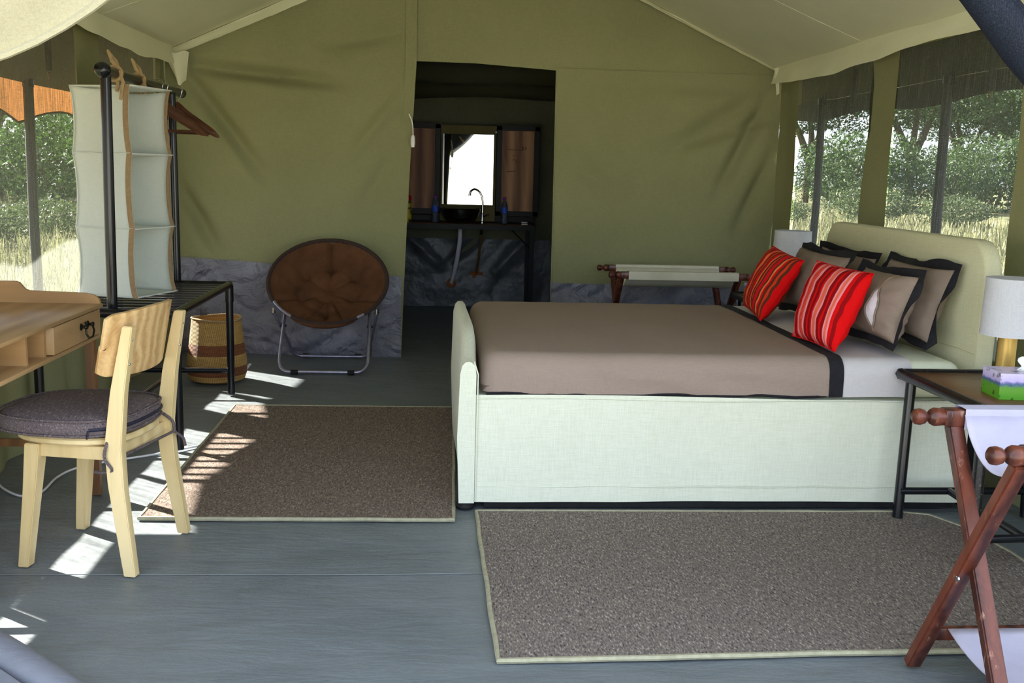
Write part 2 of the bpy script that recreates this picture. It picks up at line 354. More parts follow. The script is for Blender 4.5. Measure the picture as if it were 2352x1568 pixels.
def bx(x0, x1, y0, y1, z0, z1, bev=0, seg=2):
    return box(B(), ((x0+x1)/2, (y0+y1)/2, (z0+z1)/2), (abs(x1-x0), abs(y1-y0), abs(z1-z0)), None, bev, seg)
def bar(bm, p0, p1, w, h, up=(0, 0, 1), bev=0):
    p0, p1 = Vector(p0), Vector(p1); d = p1-p0; y = d.normalized(); up = Vector(up)
    if abs(y.dot(up)) > .98: up = Vector((1, 0, 0)) if abs(y.x) < .9 else Vector((0, 1, 0))
    x = y.cross(up).normalized(); z = x.cross(y)
    m = Matrix((x, y, z)).transposed().to_4x4(); m.translation = (p0+p1)/2
    r = bmesh.ops.create_cube(bm, size=1); vs = r['verts']
    bmesh.ops.transform(bm, matrix=m @ Matrix.Diagonal((w, d.length, h, 1)), verts=vs)
    if bev: bmesh.ops.bevel(bm, geom=list({e for v in vs for e in v.link_edges}), offset=bev, segments=2, affect='EDGES')
    return bm
def tube(bm, pts, r, seg=10, closed=False, caps=True):
    pts = [Vector(p) for p in pts]; n = len(pts); rings = []
    rr = r if isinstance(r, (list, tuple)) else [r]*n
    prev = None
    for i, p in enumerate(pts):
        if closed: d = pts[(i+1) % n]-pts[i-1]
        else: d = pts[min(i+1, n-1)]-pts[max(i-1, 0)]
        d.normalize()
        if prev is None:
            a = Vector((0, 0, 1)) if abs(d.z) < .9 else Vector((1, 0, 0)); x = d.cross(a).normalized()
        else: x = (prev-d*prev.dot(d)).normalized()
        prev = x; y = d.cross(x)
        rings.append([bm.verts.new(p+x*(math.cos(t)*rr[i])+y*(math.sin(t)*rr[i])) for t in [2*math.pi*k/seg for k in range(seg)]])
    for i in range(n if closed else n-1):
        a, b = rings[i], rings[(i+1) % n]
        for k in range(seg): bm.faces.new((a[k], a[(k+1) % seg], b[(k+1) % seg], b[k]))
    if caps and not closed: bm.faces.new(rings[0]); bm.faces.new(list(reversed(rings[-1])))
    return bm
def lathe(bm, prof, c=(0, 0, 0), seg=28, axis=None, uv=False):
    """prof: (radius, height) list"""
    c = Vector(c); rings = []
    q = Vector((0, 0, 1)).rotation_difference(Vector(axis)) if axis else None
    lay = bm.loops.layers.uv.new('uv') if uv else None
    for r, h in prof:
        ring = []
        for k in range(seg):
            t = 2*math.pi*k/seg; v = Vector((r*math.cos(t), r*math.sin(t), h))
            if q: v = q @ v
            ring.append(bm.verts.new(c+v))
        rings.append(ring)
    for i in range(len(rings)-1):
        for k in range(seg):
            f = bm.faces.new((rings[i][k], rings[i][(k+1) % seg], rings[i+1][(k+1) % seg], rings[i+1][k]))
            if uv:
                zmax = max(h for _, h in prof)
                for l, (a, b) in zip(f.loops, ((k, i), (k+1, i), (k+1, i+1), (k, i+1))): l[lay].uv = (a/seg, prof[b][1]/zmax)
    if prof[0][0] > 1e-5: bm.faces.new(list(reversed(rings[0])))
    if prof[-1][0] > 1e-5: bm.faces.new(rings[-1])
    bmesh.ops.remove_doubles(bm, verts=bm.verts, dist=1e-6)
    return bm
def grid(nx, ny, f, uv=False, bm=None):
    bm = bm or B(); lay = bm.loops.layers.uv.new('uv') if uv else None
    v = [[bm.verts.new(f(i/nx, j/ny)) for i in range(nx+1)] for j in range(ny+1)]
    for j in range(ny):
        for i in range(nx):
            fa = bm.faces.new((v[j][i], v[j][i+1], v[j+1][i+1], v[j+1][i]))
            if uv:
                for l, (a, b) in zip(fa.loops, ((i, j), (i+1, j), (i+1, j+1), (i, j+1))): l[lay].uv = (a/nx, b/ny)
    return bm
def solid(o, t, off=-1):
    m = o.modifiers.new('thickness', 'SOLIDIFY'); m.thickness = t; m.offset = off; return o
def N(x, y, z, s=1.0): return noise.noise(Vector((x*s, y*s, z*s)))
def crease(x, z, a, b, w, amp):
    amp *= 1.9; w *= .8
    """soft fold along the segment a-b in a wall's plane"""
    ax, az = a; bx_, bz = b; dx, dz = bx_-ax, bz-az; L = math.hypot(dx, dz)
    t = max(0, min(1, ((x-ax)*dx+(z-az)*dz)/(L*L))); d = math.hypot(x-ax-dx*t, z-az-dz*t)
    return amp*math.exp(-(d/w)**2)*math.sin(math.pi*min(1, t*1.15+.12))
def smooth_pts(P, k=8):
    P = [Vector(p) for p in P]; out = []
    for i in range(len(P)-1):
        a, b, c, d = P[max(i-1, 0)], P[i], P[i+1], P[min(i+2, len(P)-1)]
        for q in range(k):
            s = q/k; out.append(.5*((2*b)+(c-a)*s+(2*a-5*b+4*c-d)*s*s+(3*b-a-3*c+d)*s**3))
    return out+[P[-1]]
def text_strokes(bm, strokes, r):
    for s in strokes: tube(bm, s, r, 4)
    return bm

# ================================================================== THE SETTING
XL, XR, YB, YF, RX, RZ = -1.92, 2.5, 7.35, 1.95, 0.29, 3.12
def roof(x): return RZ-0.455*abs(x-RX)

# ground outside, floor
gm = grid(60, 60, lambda u, v: Vector(((u-.5)*400, (v-.5)*400+5, -.06)))
g = to_obj('ground', gm, 'ground'); tag(g, 'dry grassy savanna ground outside the tent', None, None, 'structure')
def fl(u, v):
    x = -2.0+u*4.6; y = 1.4+v*8.85
    z = .004*N(x, y*2.2, 0, 2.2)+.002*N(x*.9, y*2.5, 4, 4)
    if y < 2.5: z += .006*math.sin((x*1.2+y)*16)*max(0, (2.5-y))
    return Vector((x, y, min(z, .004)-.004))
f = Thing('floor', 'grey waterproof groundsheet covering the tent floor', None, kind='structure')
f.part('groundsheet', grid(110, 190, fl), 'floor')
f.part('seam', tube(B(), [(-1.9, 3.22, .001), (-.2, 3.2, .001), (.6, 3.22, .001), (2.4, 3.25, .001)], .0016, 5), 'floor')
fm = bx(-2.1, 2.7, 1.3, 10.3, -.055, -.012); f.part('underlay', fm, 'floor_lip')

# back wall: left door flap, header, right panel, PVC skirts
wb = Thing('wall_back', 'khaki canvas back wall with open doorway and silver skirt', None, (0, YB, 0), kind='structure')
def flap_edge(z): return -.255+.085*min(1, max(0, z/2.1))**1.3
def back_y(x, z, left):
    y = YB
    if left:
        t = max(0, (x+1.92)/1.7)
        y -= .12*t*max(0, 1-z/2.3) + .03*max(0, 1-z/.7)
        y += crease(x, z, (-1.8, 2.0), (-1.0, .95), .07, .045) + crease(x, z, (-1.75, 2.03), (-.25, 1.9), .06, .05)
        y += crease(x, z, (-.25, 1.9), (-.9, 1.1), .06, -.02) + crease(x, z, (-1.85, 1.2), (-1.45, .5), .07, .04) + crease(x, z, (-.3, 1.5), (-.75, .75), .08, .02)
        y += crease(x, z, (-.3, 2.3), (-1.1, 2.15), .07, .02)
    else:
        y += crease(x, z, (2.42, 2.0), (1.2, 1.2), .1, .035) + crease(x, z, (2.42, 1.95), (1.9, .9), .07, .04) + crease(x, z, (2.46, 1.5), (2.1, .7), .06, .03)
        y += crease(x, z, (2.35, 2.0), (.9, 2.0), .08, .02) + crease(x, z, (2.45, 1.8), (1.6, 1.5), .06, .022) + crease(x, z, (.9, 1.6), (1.5, .9), .1, .02)
    y += .012*N(x, z, 3, 1.6)+.005*N(x, z, 9, 5)
    return y
def lf(u, v):
    zt = 1.0
    x = XL+u*(-.2-XL); z = -.02+v*(roof(x)+.01); e = flap_edge(z) if z < 2.3 else -.165
    x = XL+u*(e-XL); return Vector((x, back_y(x, z, True), z))
wb.part('canvas_flap', grid(150, 170, lf), 'canvas_wall', world=True)
# folded hem down the flap's free edge
wb.part('hem', grid(3, 50, lambda u, v: Vector((flap_edge(1.72+v*1.1)-.075+u*.078, back_y(-.2, 1.72+v*1.1, True)-.008-.004*math.sin(u*3.14), 1.72+v*1.1))), 'canvas_wall', world=True)
def hd(u, v):
    x = -.3+u*(XR+.3); zb = 2.112 if x < .25 else (2.112-(x-.25)*.055 if x < .84 else 2.08)
    z = zb+v*(roof(x)-.01-zb); return Vector((x, YB+.02+.012*N(x, z, 3, 1.6), z))
wb.part('canvas_header', grid(60, 24, hd), 'canvas_wall', world=True)
wb.part('canvas_panel', grid(140, 150, lambda u, v: (lambda x, z: Vector((x, back_y(x, z, False), z)))(.835+.012*(1-v)+u*(XR-.835), -.02+v*2.115)), 'canvas_wall', world=True)
wb.part('door_hem', tube(B(), [(.85, YB-.004, 0), (.845, YB-.004, 1), (.836, YB-.004, 2.075)], .006, 6), 'canvas_wall', world=True)
def pv(x, z, left):
    d = .008+min(1, z/.1+.35)*min(1, max(0, .7-z)/.12+.25)*(.075*abs(N(x*1.1+z*1.5, z*.9-x*.5, 2, 2.2))+.05*abs(N(x*1.5-z*2.2, z*1.2, 6, 3.2))+.022*abs(N(x*2+z*3, z*2, 6, 6)))
    return back_y(x, z, left)-d
def skl(u, v):
    x = XL+u*(-.258-XL); top = .69-.062*u-.045*u*u; z = -.02+v*(top+.02); return Vector((x, pv(x, z, True), z))
wb.part('pvc_skirt', grid(110, 50, skl), 'skirt_pvc', world=True)
wb.part('pvc_skirt', grid(110, 40, lambda u, v: (lambda x, z: Vector((x, pv(x, z, False), z)))(.848+u*(XR-.848), -.02+v*.568)), 'skirt_pvc', world=True)

# side walls
def wall_side(name, x, sgn, opens, label, base):
    w = Thing(name, label, None, (x, 4.6, 0), kind='structure')
    zb, zt = .565, 2.06
    top = roof(x)-.005
    def surf(y0, y1, z0, z1, nx, nz, slack=.012):
        def f(u, v):
            y = y0+u*(y1-y0); z = z0+v*(z1-z0)
            xx = x+slack*N(y*1.5, z, 5 if sgn > 0 else 8, 1.8)+.006*N(y*4, z*.7, 2, 2)
            if z < zb: xx += sgn*.03*math.sin(y*17+2*N(y, 0, 0, 3))*(zb-z)/zb*.6
            return Vector((xx, y, z))
        return grid(nx, nz, f)
    w.part('lower_canvas', surf(YF, YB, -.03, zb, 150, 14), 'canvas_wall', world=True)
    w.part('top_canvas', surf(YF, YB, zt, top, 80, 3), 'canvas_wall', world=True)
    ys = sorted([YF, YB]+[v for o in opens for v in o])
    for i in range(0, len(ys), 2):
        if ys[i+1]-ys[i] > .02: w.part('canvas_strip', surf(ys[i], ys[i+1], zb, zt, 8, 30, .02), 'canvas_wall', world=True)
    for k, (y0, y1) in enumerate(opens):
        def scr(u, v):
            y = y0-.03+u*(y1-y0+.06); z = zb-.03+v*(zt-zb+.06)
            return Vector((x-sgn*-.018+.015*N(y*3, z*.6, 4, 1.5)+.008*math.sin(y*9+z), y, z))
        o = to_obj('window_%d' % (base+k), grid(24, 24, scr), 'screen')
        tag(o, label_w[(sgn, k)], None, None, 'structure')
label_w = {(-1, 0): 'insect screen window behind the desk', (-1, 1): 'narrow insect screen behind the hanging organizer', (-1, 2): 'unseen insect screen added to let in light near the tent front, desk side',
           (1, 0): 'insect screen behind the far end of the headboard', (1, 1): 'insect screen behind the near half of the headboard', (1, 2): 'unseen insect screen added to let in light beside the near night table'}
wall_side('wall_left', XL, -1, [(3.7, 5.56), (5.98, 7.10), (2.2, 3.4)], 'khaki canvas side wall behind desk and clothes rack', 1)  # last opening is out of view, added to let daylight in
wall_side('wall_right', XR, 1, [(5.80, 6.97), (4.236, 5.45), (2.3, 3.85)], 'khaki canvas side wall behind the headboard', 4)  # its last opening is likewise unseen and added for the light

# inner roof, valances
cl = Thing('ceiling', 'cream canvas inner roof sloping to both eaves', None, (RX, 4.6, RZ), kind='structure')
def rf(side):
    xe = XL+.02 if side < 0 else XR-.02
    def f(u, v):
        x = RX+u*(xe-RX); y = YF-.25+v*(YB-.02-YF+.25)
        sag = .05*math.sin(math.pi*u)*math.sin(math.pi*v)
        return Vector((x, y, roof(x)+.0-sag+.012*N(x, y, 1, 1.1)+.005*N(x*3, y*.8, 3, 1.5)))
    return f
for s in (-1, 1): cl.part('roof_panel', grid(40, 70, rf(s)), 'canvas_roof', world=True)
def val(side):
    xe = XL+.045 if side < 0 else XR-.045
    zt = roof(xe)+.005
    def f(u, v):
        y = 2.1+u*(YB-.06-2.1); drop = .125+.018*math.sin(y*2.1+1)+.012*N(y, 0, side, 3)
        return Vector((xe-side*(.02+.035*v+.02*v*N(y*2, v, side*3, 2)), y, zt+.035-v*(drop+.035)+.012*N(y, v, 7, 2.5)))
    return f
for s in (-1, 1): cl.part('valance', grid(90, 6, val(s)), 'canvas_roof', world=True)
def bval(x0, x1, wd):
    def f(u, v):
        x = x0+u*(x1-x0); return Vector((x, YB-.035-.025*v+.008*N(x*3, v, 2, 2), roof(x)-.005-v*(wd*(.75+.25*math.sin(3*u))+.004*N(x*8, 0, 0, 2))))
    return f
cl.part('valance', grid(40, 4, bval(-1.86, -.2, .075)), 'canvas_roof', world=True)
cl.part('valance', grid(40, 4, bval(.5, 2.46, .03)), 'canvas_roof', world=True)
# hanging corner pieces where the valances meet
def corner(x, dx):
    def f(u, v):
        return Vector((x+dx*(u-.45)*(.17-.10*v)+dx*.03*v, YB-.09-.05*math.sin(u*3.14)+.02*u, roof(XL+.05)-.03-v*(.16+.06*math.sin(u*2.6))+.01*math.sin(u*9)))
    return f
cl.part('valance_corner', grid(10, 8, corner(-1.83, 1)), 'canvas_roof', world=True)
cl.part('valance_corner', grid(10, 8, lambda u, v: Vector((2.45-.05*u*(1-v*.6), YB-.1-.03*math.sin(u*3), roof(2.45)+.0-v*(.17+.02*u)))), 'canvas_roof', world=True)
for y in (2.9, 4.35, 5.8):   # roof seams
    for s in (-1, 1):
        xe = XL+.03 if s < 0 else XR-.03
        fn = rf(s); cl.part('seam', tube(B(), [fn(k/14, (y-YF+.25)/(YB-.02-YF+.25))-Vector((0, 0, .002)) for k in range(15)], .0016, 4), 'canvas_roof', world=True)

# bathroom shell behind the doorway
bt = Thing('wall_bathroom', 'dark green canvas bathroom annex behind the doorway', None, (.3, 10.05, 0), kind='structure')
BX0, BX1, BYB = -1.1, 1.55, 10.05
def bwall(u, v):
    x = BX0-.12+u*(BX1-BX0+.24); z = -.03+v*2.25
    return Vector((x, BYB+.02*N(x, z, 2, 1.5)+.012*math.sin(x*4+z*3), z))
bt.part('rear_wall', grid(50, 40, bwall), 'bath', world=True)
def brf(u, v):
    y = 7.38+v*(BYB+.05-7.38); x = BX0+u*(BX1-BX0); z = 2.62-.57*v-.10*math.sin(math.pi*v)+.035*math.sin(v*26+N(x, y, 0, 1.2)*2.0)*(.4+.6*v)
    return Vector((x, y, z))
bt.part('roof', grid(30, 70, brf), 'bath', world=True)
for x, s in ((BX0, 1), (BX1, -1)):
    def bside(u, v):
        z = -.03+v*2.75; ys = back_y(x, z, x < 0)+.004 if z < 2.0 else YB+.06
        return Vector((x+s*.03*math.sin((u*2.6+v*2.2)*5)*.6+.03*N(u*5, v*4, x, 1), ys+u*(BYB-ys), z))
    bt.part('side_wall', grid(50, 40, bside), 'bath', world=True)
def bsk(u, v):
    x = BX0+u*(BX1-BX0); z = -.03+v*.71
    cr = crease(x, z, (-.35, .75), (.25, .2), .06, -.03)+crease(x, z, (.45, .72), (-.05, .3), .05, .025)+crease(x, z, (.9, .7), (.4, .15), .07, -.03)+crease(x, z, (.1, .7), (.3, .6), .03, -.02)
    return Vector((x, BYB-.03-.02*abs(N(x*1.5, z*1.5, 3, 2))+cr-.06*max(0, .12-z), z))
bt.part('pvc_skirt', grid(90, 50, bsk), 'bath_pvc', world=True)

# ================================================================== FLYSHEET, POLES, FRONT FLAPS
fy = Thing('flysheet', 'brown outer flysheet roof with scalloped edge beyond the desk window', 'canopy', (RX, 5.5, 3.25))
fy.part('roof_sheet', grid(20, 40, lambda u, v: Vector((RX+u*(-2.73-RX), 1.7+v*8.9, 3.25-u*1.40+.02*N(u*4, v*9, 0)))), 'fly', world=True)
fy.part('roof_sheet', grid(20, 40, lambda u, v: Vector((RX+u*(3.31-RX), 1.7+v*8.9, 3.25-u*1.22+.02*N(u*4, v*9, 3)))), 'fly', world=True)
def scallop(y):   # lowest at the poles (every 1.55 m), lifted between them
    t = ((y-6.95)/1.55) % 1.0; return math.sin(math.pi*t)
def flv(u, v):
    y = 1.7+u*8.9; return Vector((-2.73-.03*v+.012*math.sin(y*6)*v, y, 1.855-v*(.27-.11*scallop(y))))
fy.part('valance', grid(140, 5, flv), 'fly_valance', world=True, label='sunlit orange-brown scalloped valance')
fy.part('valance', grid(100, 3, lambda u, v: Vector((3.31+.02*v, 1.7+u*8.9, 2.035-v*(.155-.02*math.sin(u*30)))), ), 'fly', world=True)
fy.part('edge_hem', tube(B(), [Vector(flv(k/80, 1)) for k in range(81)], .008, 5), 'fly', world=True)
pole_lab = {0: 'dark flysheet pole beyond the desk-side screen', 1: 'dark flysheet pole seen through near headboard screen', 2: 'crooked dark pole seen through far headboard screen'}
def pole(pts, lab):
    t = Thing('tent_pole', lab, 'pole', pts[0])
    t.part('shaft', tube(B(), pts, .032, 10), 'pole', world=True)
    p = Vector(pts[-1]); t.part('cap', lathe(B(), [(0, -.02), (.036, -.02), (.036, .03), (.012, .035), (.012, .09), (0, .09)], p), 'steel_black', world=True)
pole([(-2.70, 6.95, -.05), (-2.71, 6.95, .9), (-2.70, 6.95, 1.84)], pole_lab[0])
pole([(3.25, 6.30, -.05), (3.25, 6.33, 1.0), (3.25, 6.35, 2.0)], pole_lab[1])
pole([(3.26, 8.50, -.05), (3.24, 8.45, .6), (3.27, 8.5, 1.2), (3.25, 8.49, 2.0)], pole_lab[2])
# roll-up straps hanging behind the screens
for x, y, z, lab in ((2.56, 4.60, 1.77, 'black webbing strap hanging behind near headboard screen'), (2.56, 6.17, 1.74, 'black webbing strap hanging behind far headboard screen'), (-1.99, 5.40, 1.78, 'black webbing strap hanging behind the desk-side screen')):
    t = Thing('blind_strap', lab, 'strap', (x, y, z))
    t.part('webbing', bar(B(), (x, y, z+.02), (x, y, 2.03), .03, .004, (0, 1, 0)), 'rubber', world=True)
    t.part('loop', tube(B(), [(x, y+.016*math.sin(a), z+.008-.03*max(0, math.cos(a))) for a in [2*math.pi*k/14 for k in range(14)]], .003, 5, True), 'tape', world=True)

# gathered canvas door flap at the top left, navy mesh roll behind it
ft = Thing('door_flap', 'pale canvas door flap gathered up at the upper left of the entrance', 'tent flap', (-1.0, 2.2, 1.6))
def fdl(u, v):
    # lower hem sweeps from apex down to the tie near the left wall
    hx = -.1-u*1.75; q = hx+.907; hz = 1.574+.45*q+.8*q*q if q > 0 else 1.574+.38*q
    x = hx-v*.25*(1-u); z = hz+v*(roof(x)-.09-hz)*1.0
    return Vector((x, 2.2+.05*math.sin(v*9+u*3)*(1-.4*u)+.03*math.sin(v*21+u*5)-.05*v, z))
ft.part('canvas', grid(40, 36, fdl), 'canvas_cream', world=True)
ft.part('hem', tube(B(), [fdl(k/30, 0) for k in range(31)], .009, 6), 'canvas_cream', world=True)
def mesh_roll(name, lab, p0, p1, r, path):
    p0, p1 = Vector(p0), Vector(p1); t = Thing(name, lab, 'screen roll', p1); n = 26
    pts = [p0.lerp(p1, k/n)+Vector((0, 0, -.03*math.sin(math.pi*k/n))) for k in range(n+1)]
    if path: pts = [path(k/n) for k in range(n+1)]
    rr = [r*(1+.05*math.sin(k*1.7)) for k in range(n+1)]
    t.part('rolled_mesh', tube(B(), pts, rr, 20), 'navy_mesh', world=True)
    sp = []
    for k in range(120):  # loose outer edge of the roll, a spiral-free straight seam
        q = k/119; i = min(n-1, int(q*n)); c = pts[i].lerp(pts[i+1], q*n-i); sp.append(c+Vector((.5*r, -.86*r, .1*r)))
    t.part('edge_tape', tube(B(), sp, .006, 5), 'navy_mesh', world=True)
    if path: t.part('mesh_panel', grid(26, 6, lambda u, v: (lambda c: Vector((c.x, c.y+.01, c.z+v*(roof(c.x)-.1-c.z))))(path(u))), 'navy_mesh', world=True)
    for q in (8, 20):
        c = pts[q]; d = (pts[q+1]-pts[q-1]).normalized()
        a = d.cross(Vector((0, 1, 0))).normalized(); b = d.cross(a)
        t.part('tie', tube(B(), [c+(a*math.cos(w)+b*math.sin(w))*(r*1.08) for w in [2*math.pi*k/18 for k in range(18)]], .006, 5, True), 'tie', world=True)
mesh_roll('door_screen_roll', 'navy mesh door screen rolled up at the upper right of the entrance', (.598, 2.2, 2.385), (2.10, 2.2, .868), .048, None)
mesh_roll('door_screen_roll', 'navy mesh door screen rolled up behind the pale left flap', (-.1, 2.36, 2.3), (-1.8, 2.36, 1.38), .06, lambda k: (lambda h: Vector((h.x, 2.36, h.z+.10)))(fdl(k*.97, 0)))
ft2 = Thing('door_flap', 'pale canvas door flap gathered up at the upper right of the entrance', 'tent flap', (2.0, 2.08, 1.6))
ft2.part('canvas', grid(30, 30, lambda u, v: (lambda hx, hz: Vector((hx+v*.1*(1-u), 2.1+.03*math.sin(v*9+u*3)-.06*v, hz+v*(roof(hx+v*.1*(1-u))-.09-hz))))(.74+u*1.7, 2.33-1.4*u+.45*u*u)), 'canvas_cream', world=True)

# rolled edge of the groundsheet at the entrance
t = Thing('groundsheet_roll', 'grey rolled edge of groundsheet in the lower left corner', 'sheet roll', (-1.1, 2.6, 0))
pts = [Vector((-1.75, 3.08, .02)), Vector((-1.24, 2.67, .025)), Vector((-.96, 2.43, .02)), Vector((-.5, 2.0, .015))]
t.part('roll', tube(B(), [pts[0].lerp(pts[1], .5), pts[1], pts[1].lerp(pts[2], .5), pts[2], pts[2].lerp(pts[3], .5), pts[3]], [.05, .055, .055, .052, .045, .04], 14), 'floor_lip', world=True)
t.part('sheet', grid(20, 10, lambda u, v: (lambda a: Vector((a.x-.05-.5*v, a.y-.03-.45*v, .045*(1-v)**2+.008)))(pts[1].lerp(pts[3], u))), 'floor_lip', world=True)

# ================================================================== BED
bed = Thing('bed', 'low bed frame in cream linen cover with rounded headboard and footboard', 'bed', (.1, 3.86, 0))
Y0, Y1 = 3.86, 5.55
def skirt_panel(y, sg):
    def f(u, v):
        x = .16+u*2.04; z = .035+v*.44
        return Vector((x, y+sg*(.006*N(x*2, z*2, sg, 1.6)+.012*(1-v)*math.sin(x*3.2+.5)*.6+.004), z+(.012*math.sin(x*2.6)-.004 if v > .99 else 0)*.6))
    return grid(60, 16, f)
o = bed.part('side_skirt', skirt_panel(Y0, -1), 'linen', world=True)
o = bed.part('side_skirt', skirt_panel(Y1, 1), 'linen', world=True)
bed.part('skirt_hem', tube(B(), [Vector((.16+k*.068, Y0-.009+.0036*0, .10+.002*math.sin(k))) for k in range(31)], .0016, 5), 'linen', world=True)
bed.part('skirt_top_seam', tube(B(), [Vector((.165+k*.068, Y0-.007, .462+.004*math.sin(k*.35))) for k in range(31)], .003, 5), 'linen', world=True)
bed.part('base', bx(.17, 2.19, Y0+.03, Y1-.03, .06, .465, .01), 'linen', world=True)
def foot_top(y):
    t = (y-Y0)/(Y1-Y0); e = min(t, 1-t)
    s = min(1, max(0, (e-.0)/.28)); s = s*s*(3-2*s); return .61+.078*s
def footboard():
    bm = B(); n = 48; prof = []
    for k in range(n+1):
        y = Y0-.012+(Y1-Y0+.024)*k/n; z = foot_top(y); xb = .008*math.sin(3.1*k/n*2)
        th = .031
        ring = []
        for (dx, zz) in ((-th, .03), (-th-.010, .3), (-th-.002, z-.05), (-th*.8, z-.016), (-th*.4, z-.002), (0, z), (th*.4, z-.002), (th*.8, z-.016), (th, z-.05), (th, .3), (th, .03)):
            ring.append(bm.verts.new((.128+dx+xb, y, zz)))
        prof.append(ring)
    for k in range(n):
        for j in range(10): bm.faces.new((prof[k][j], prof[k][j+1], prof[k+1][j+1], prof[k+1][j]))
    bm.faces.new(prof[0]); bm.faces.new(list(reversed(prof[-1])))
    return bm
bed.part('footboard', footboard(), 'linen', world=True, smooth=55)
bed.part('footboard_seam', tube(B(), [(.163, Y0-.014, .04), (.164, Y0-.016, .3), (.166, Y0-.014, .56), (.150, Y0-.008, .61)], .003, 6), 'linen', world=True)
def headboard():
    bm = B(); pr = []; yc = (Y0+Y1)/2; hw = (Y1-Y0)/2+.0; zt = 1.125; rr = .13
    out = [(Y0, .545)]
    for k in range(9):
        a = math.pi-k*math.pi/16; out.append((Y0+rr+rr*math.cos(a), zt-rr+rr*math.sin(a)))
    for k in range(9):
        a = math.pi/2-k*math.pi/16; out.append((Y1-rr+rr*math.cos(a), zt-rr+rr*math.sin(a)))
    out.append((Y1, .545))
    rings = []
    for x, ins in ((2.205, .012), (2.212, .003), (2.225, 0), (2.262, 0), (2.275, .003), (2.282, .012)):
        rings.append([bm.verts.new((x, y+(ins if y < yc else -ins), z-(ins if z > .6 else 0))) for y, z in out])
    for i in range(5):
        for k in range(len(out)-1): bm.faces.new((rings[i][k], rings[i][k+1], rings[i+1][k+1], rings[i+1][k]))
    bm.faces.new(rings[0]); bm.faces.new(list(reversed(rings[-1])))
    return bm
bed.part('headboard', headboard(), 'linen_head', world=True, smooth=50)
bed.part('headboard_hem', tube(B(), [(2.204, Y0+.02+k*.0825, .66+.003*math.sin(k)) for k in range(21)], .0018, 5), 'linen_head', world=True)
for y in (Y0+.06, Y1-.06): bed.part('headboard_post', bx(2.225, 2.262, y-.02, y+.02, 0, .56), 'steel_black', world=True)
for x, y in ((.125, Y0+.0), (.125, Y1-.03), (2.12, Y0+.08), (2.12, Y1-.08)):
    bed.part('foot', lathe(B(), [(0, .003), (.035, .003), (.038, .012), (.03, .03), (.03, .07), (0, .07)], (x, y+.02, 0), 16), 'rubber', world=True)
bed.part('under_trim', bx(.2, 2.18, Y0+.012, Y0+.025, .004, .06), 'rubber', world=True)

mt = tag(to_obj('mattress', bx(.19, 2.17, Y0+.02, Y1-.02, .468, .622, .05, 4), 'mattress'), 'cream covered mattress showing between grey sheet and headboard', 'mattress')
def draped(x0, x1, y0, y1, z0, z1, rad, n_x, amp, foot_round=False, seed=0):
    """cloth over a slab: cross-section near hem -> over top -> far hem, swept along x; optional tucked end at x0"""
    prof = []
    m = 8
    for k in range(7): prof.append((y0, z0+(z1-rad-z0)*k/6))
    for k in range(1, m+1): a = math.pi-k*math.pi/2/m; prof.append((y0+rad+rad*math.cos(a), z1-rad+rad*math.sin(a)))
    for k in range(1, 30): prof.append((y0+rad+(y1-y0-2*rad)*k/30, z1))
    for k in range(m+1): a = math.pi/2-k*math.pi/2/m; prof.append((y1-rad+rad*math.cos(a), z1-rad+rad*math.sin(a)))
    for k in range(1, 7): prof.append((y1, z1-rad-(z1-rad-z0)*k/6))
    bm = B(); rings = []; yc = (y0+y1)/2
    xs = []
    if foot_round:
        for k in range(10):
            a = k*math.pi/2/9; xs.append((x0+rad-rad*math.cos(a), (1-math.sin(a))))
        xs = [(x0, 1.9), (x0, 1.4)]+xs
        xs += [(x0+rad+(x1-x0-rad)*k/n_x, 0) for k in range(1, n_x+1)]
    else: xs = [(x0+(x1-x0)*k/n_x, 0) for k in range(n_x+1)]
    for x, ins in xs:
        ring = []
        for y, z in prof:
            yy = y+(rad*min(ins, 1)*.9 if y < yc else -rad*min(ins, 1)*.9)*min(1, abs(y-yc)/(yc-y0))
            zz = z-(rad*ins if z > z0+.03 else 0); zz = max(zz, z0)
            w = amp*(N(x*2, yy*2, seed, 1.8)+.6*N(x*5, yy*3, seed+4, 1.5))
            if z < z1-rad and ins == 0: yy += (-1 if y < yc else 1)*(amp*3.0*N(x*1.2+z*3, z*2, seed+2, 3)+.009*abs(N(x*4+z*3, z*1.5, 3, 2.0)))
            ring.append(bm.verts.new((x, yy, zz+(w if z > z1-rad*.5 else 0)+(.006*N(x, 0, seed, 3) if z == z0 else 0))))
        rings.append(ring)
    for i in range(len(rings)-1):
        for k in range(len(prof)-1): bm.faces.new((rings[i][k], rings[i][k+1], rings[i+1][k+1], rings[i+1][k]))
    return bm
sp = Thing('bedspread', 'taupe cotton bedspread with black edge covering the bed', 'bedspread', (.9, 4.7, .63))
o = sp.part('cover', draped(.178, 1.60, Y0+.002, Y1+.005, .482, .640, .075, 40, .0035, True, 1), 'spread', world=True, smooth=60)
o = sp.part('black_border', draped(1.595, 1.655, Y0-.001, Y1+.008, .480, .643, .075, 4, .0035, False, 1), 'black_cloth', world=True, smooth=60)
sp.part('under_edge', tube(B(), [(.2+.07*k, Y0+.004, .480+.004*math.sin(k*1.3)) for k in range(21)], .006, 6), 'black_cloth', world=True)
sh = tag(to_obj('bed_sheet', draped(1.64, 1.945, Y0+.005, Y1+.002, .478, .634, .07, 16, .003, False, 5), 'sheet', smooth=60), 'pale grey sheet folded below the pillows', 'sheet')

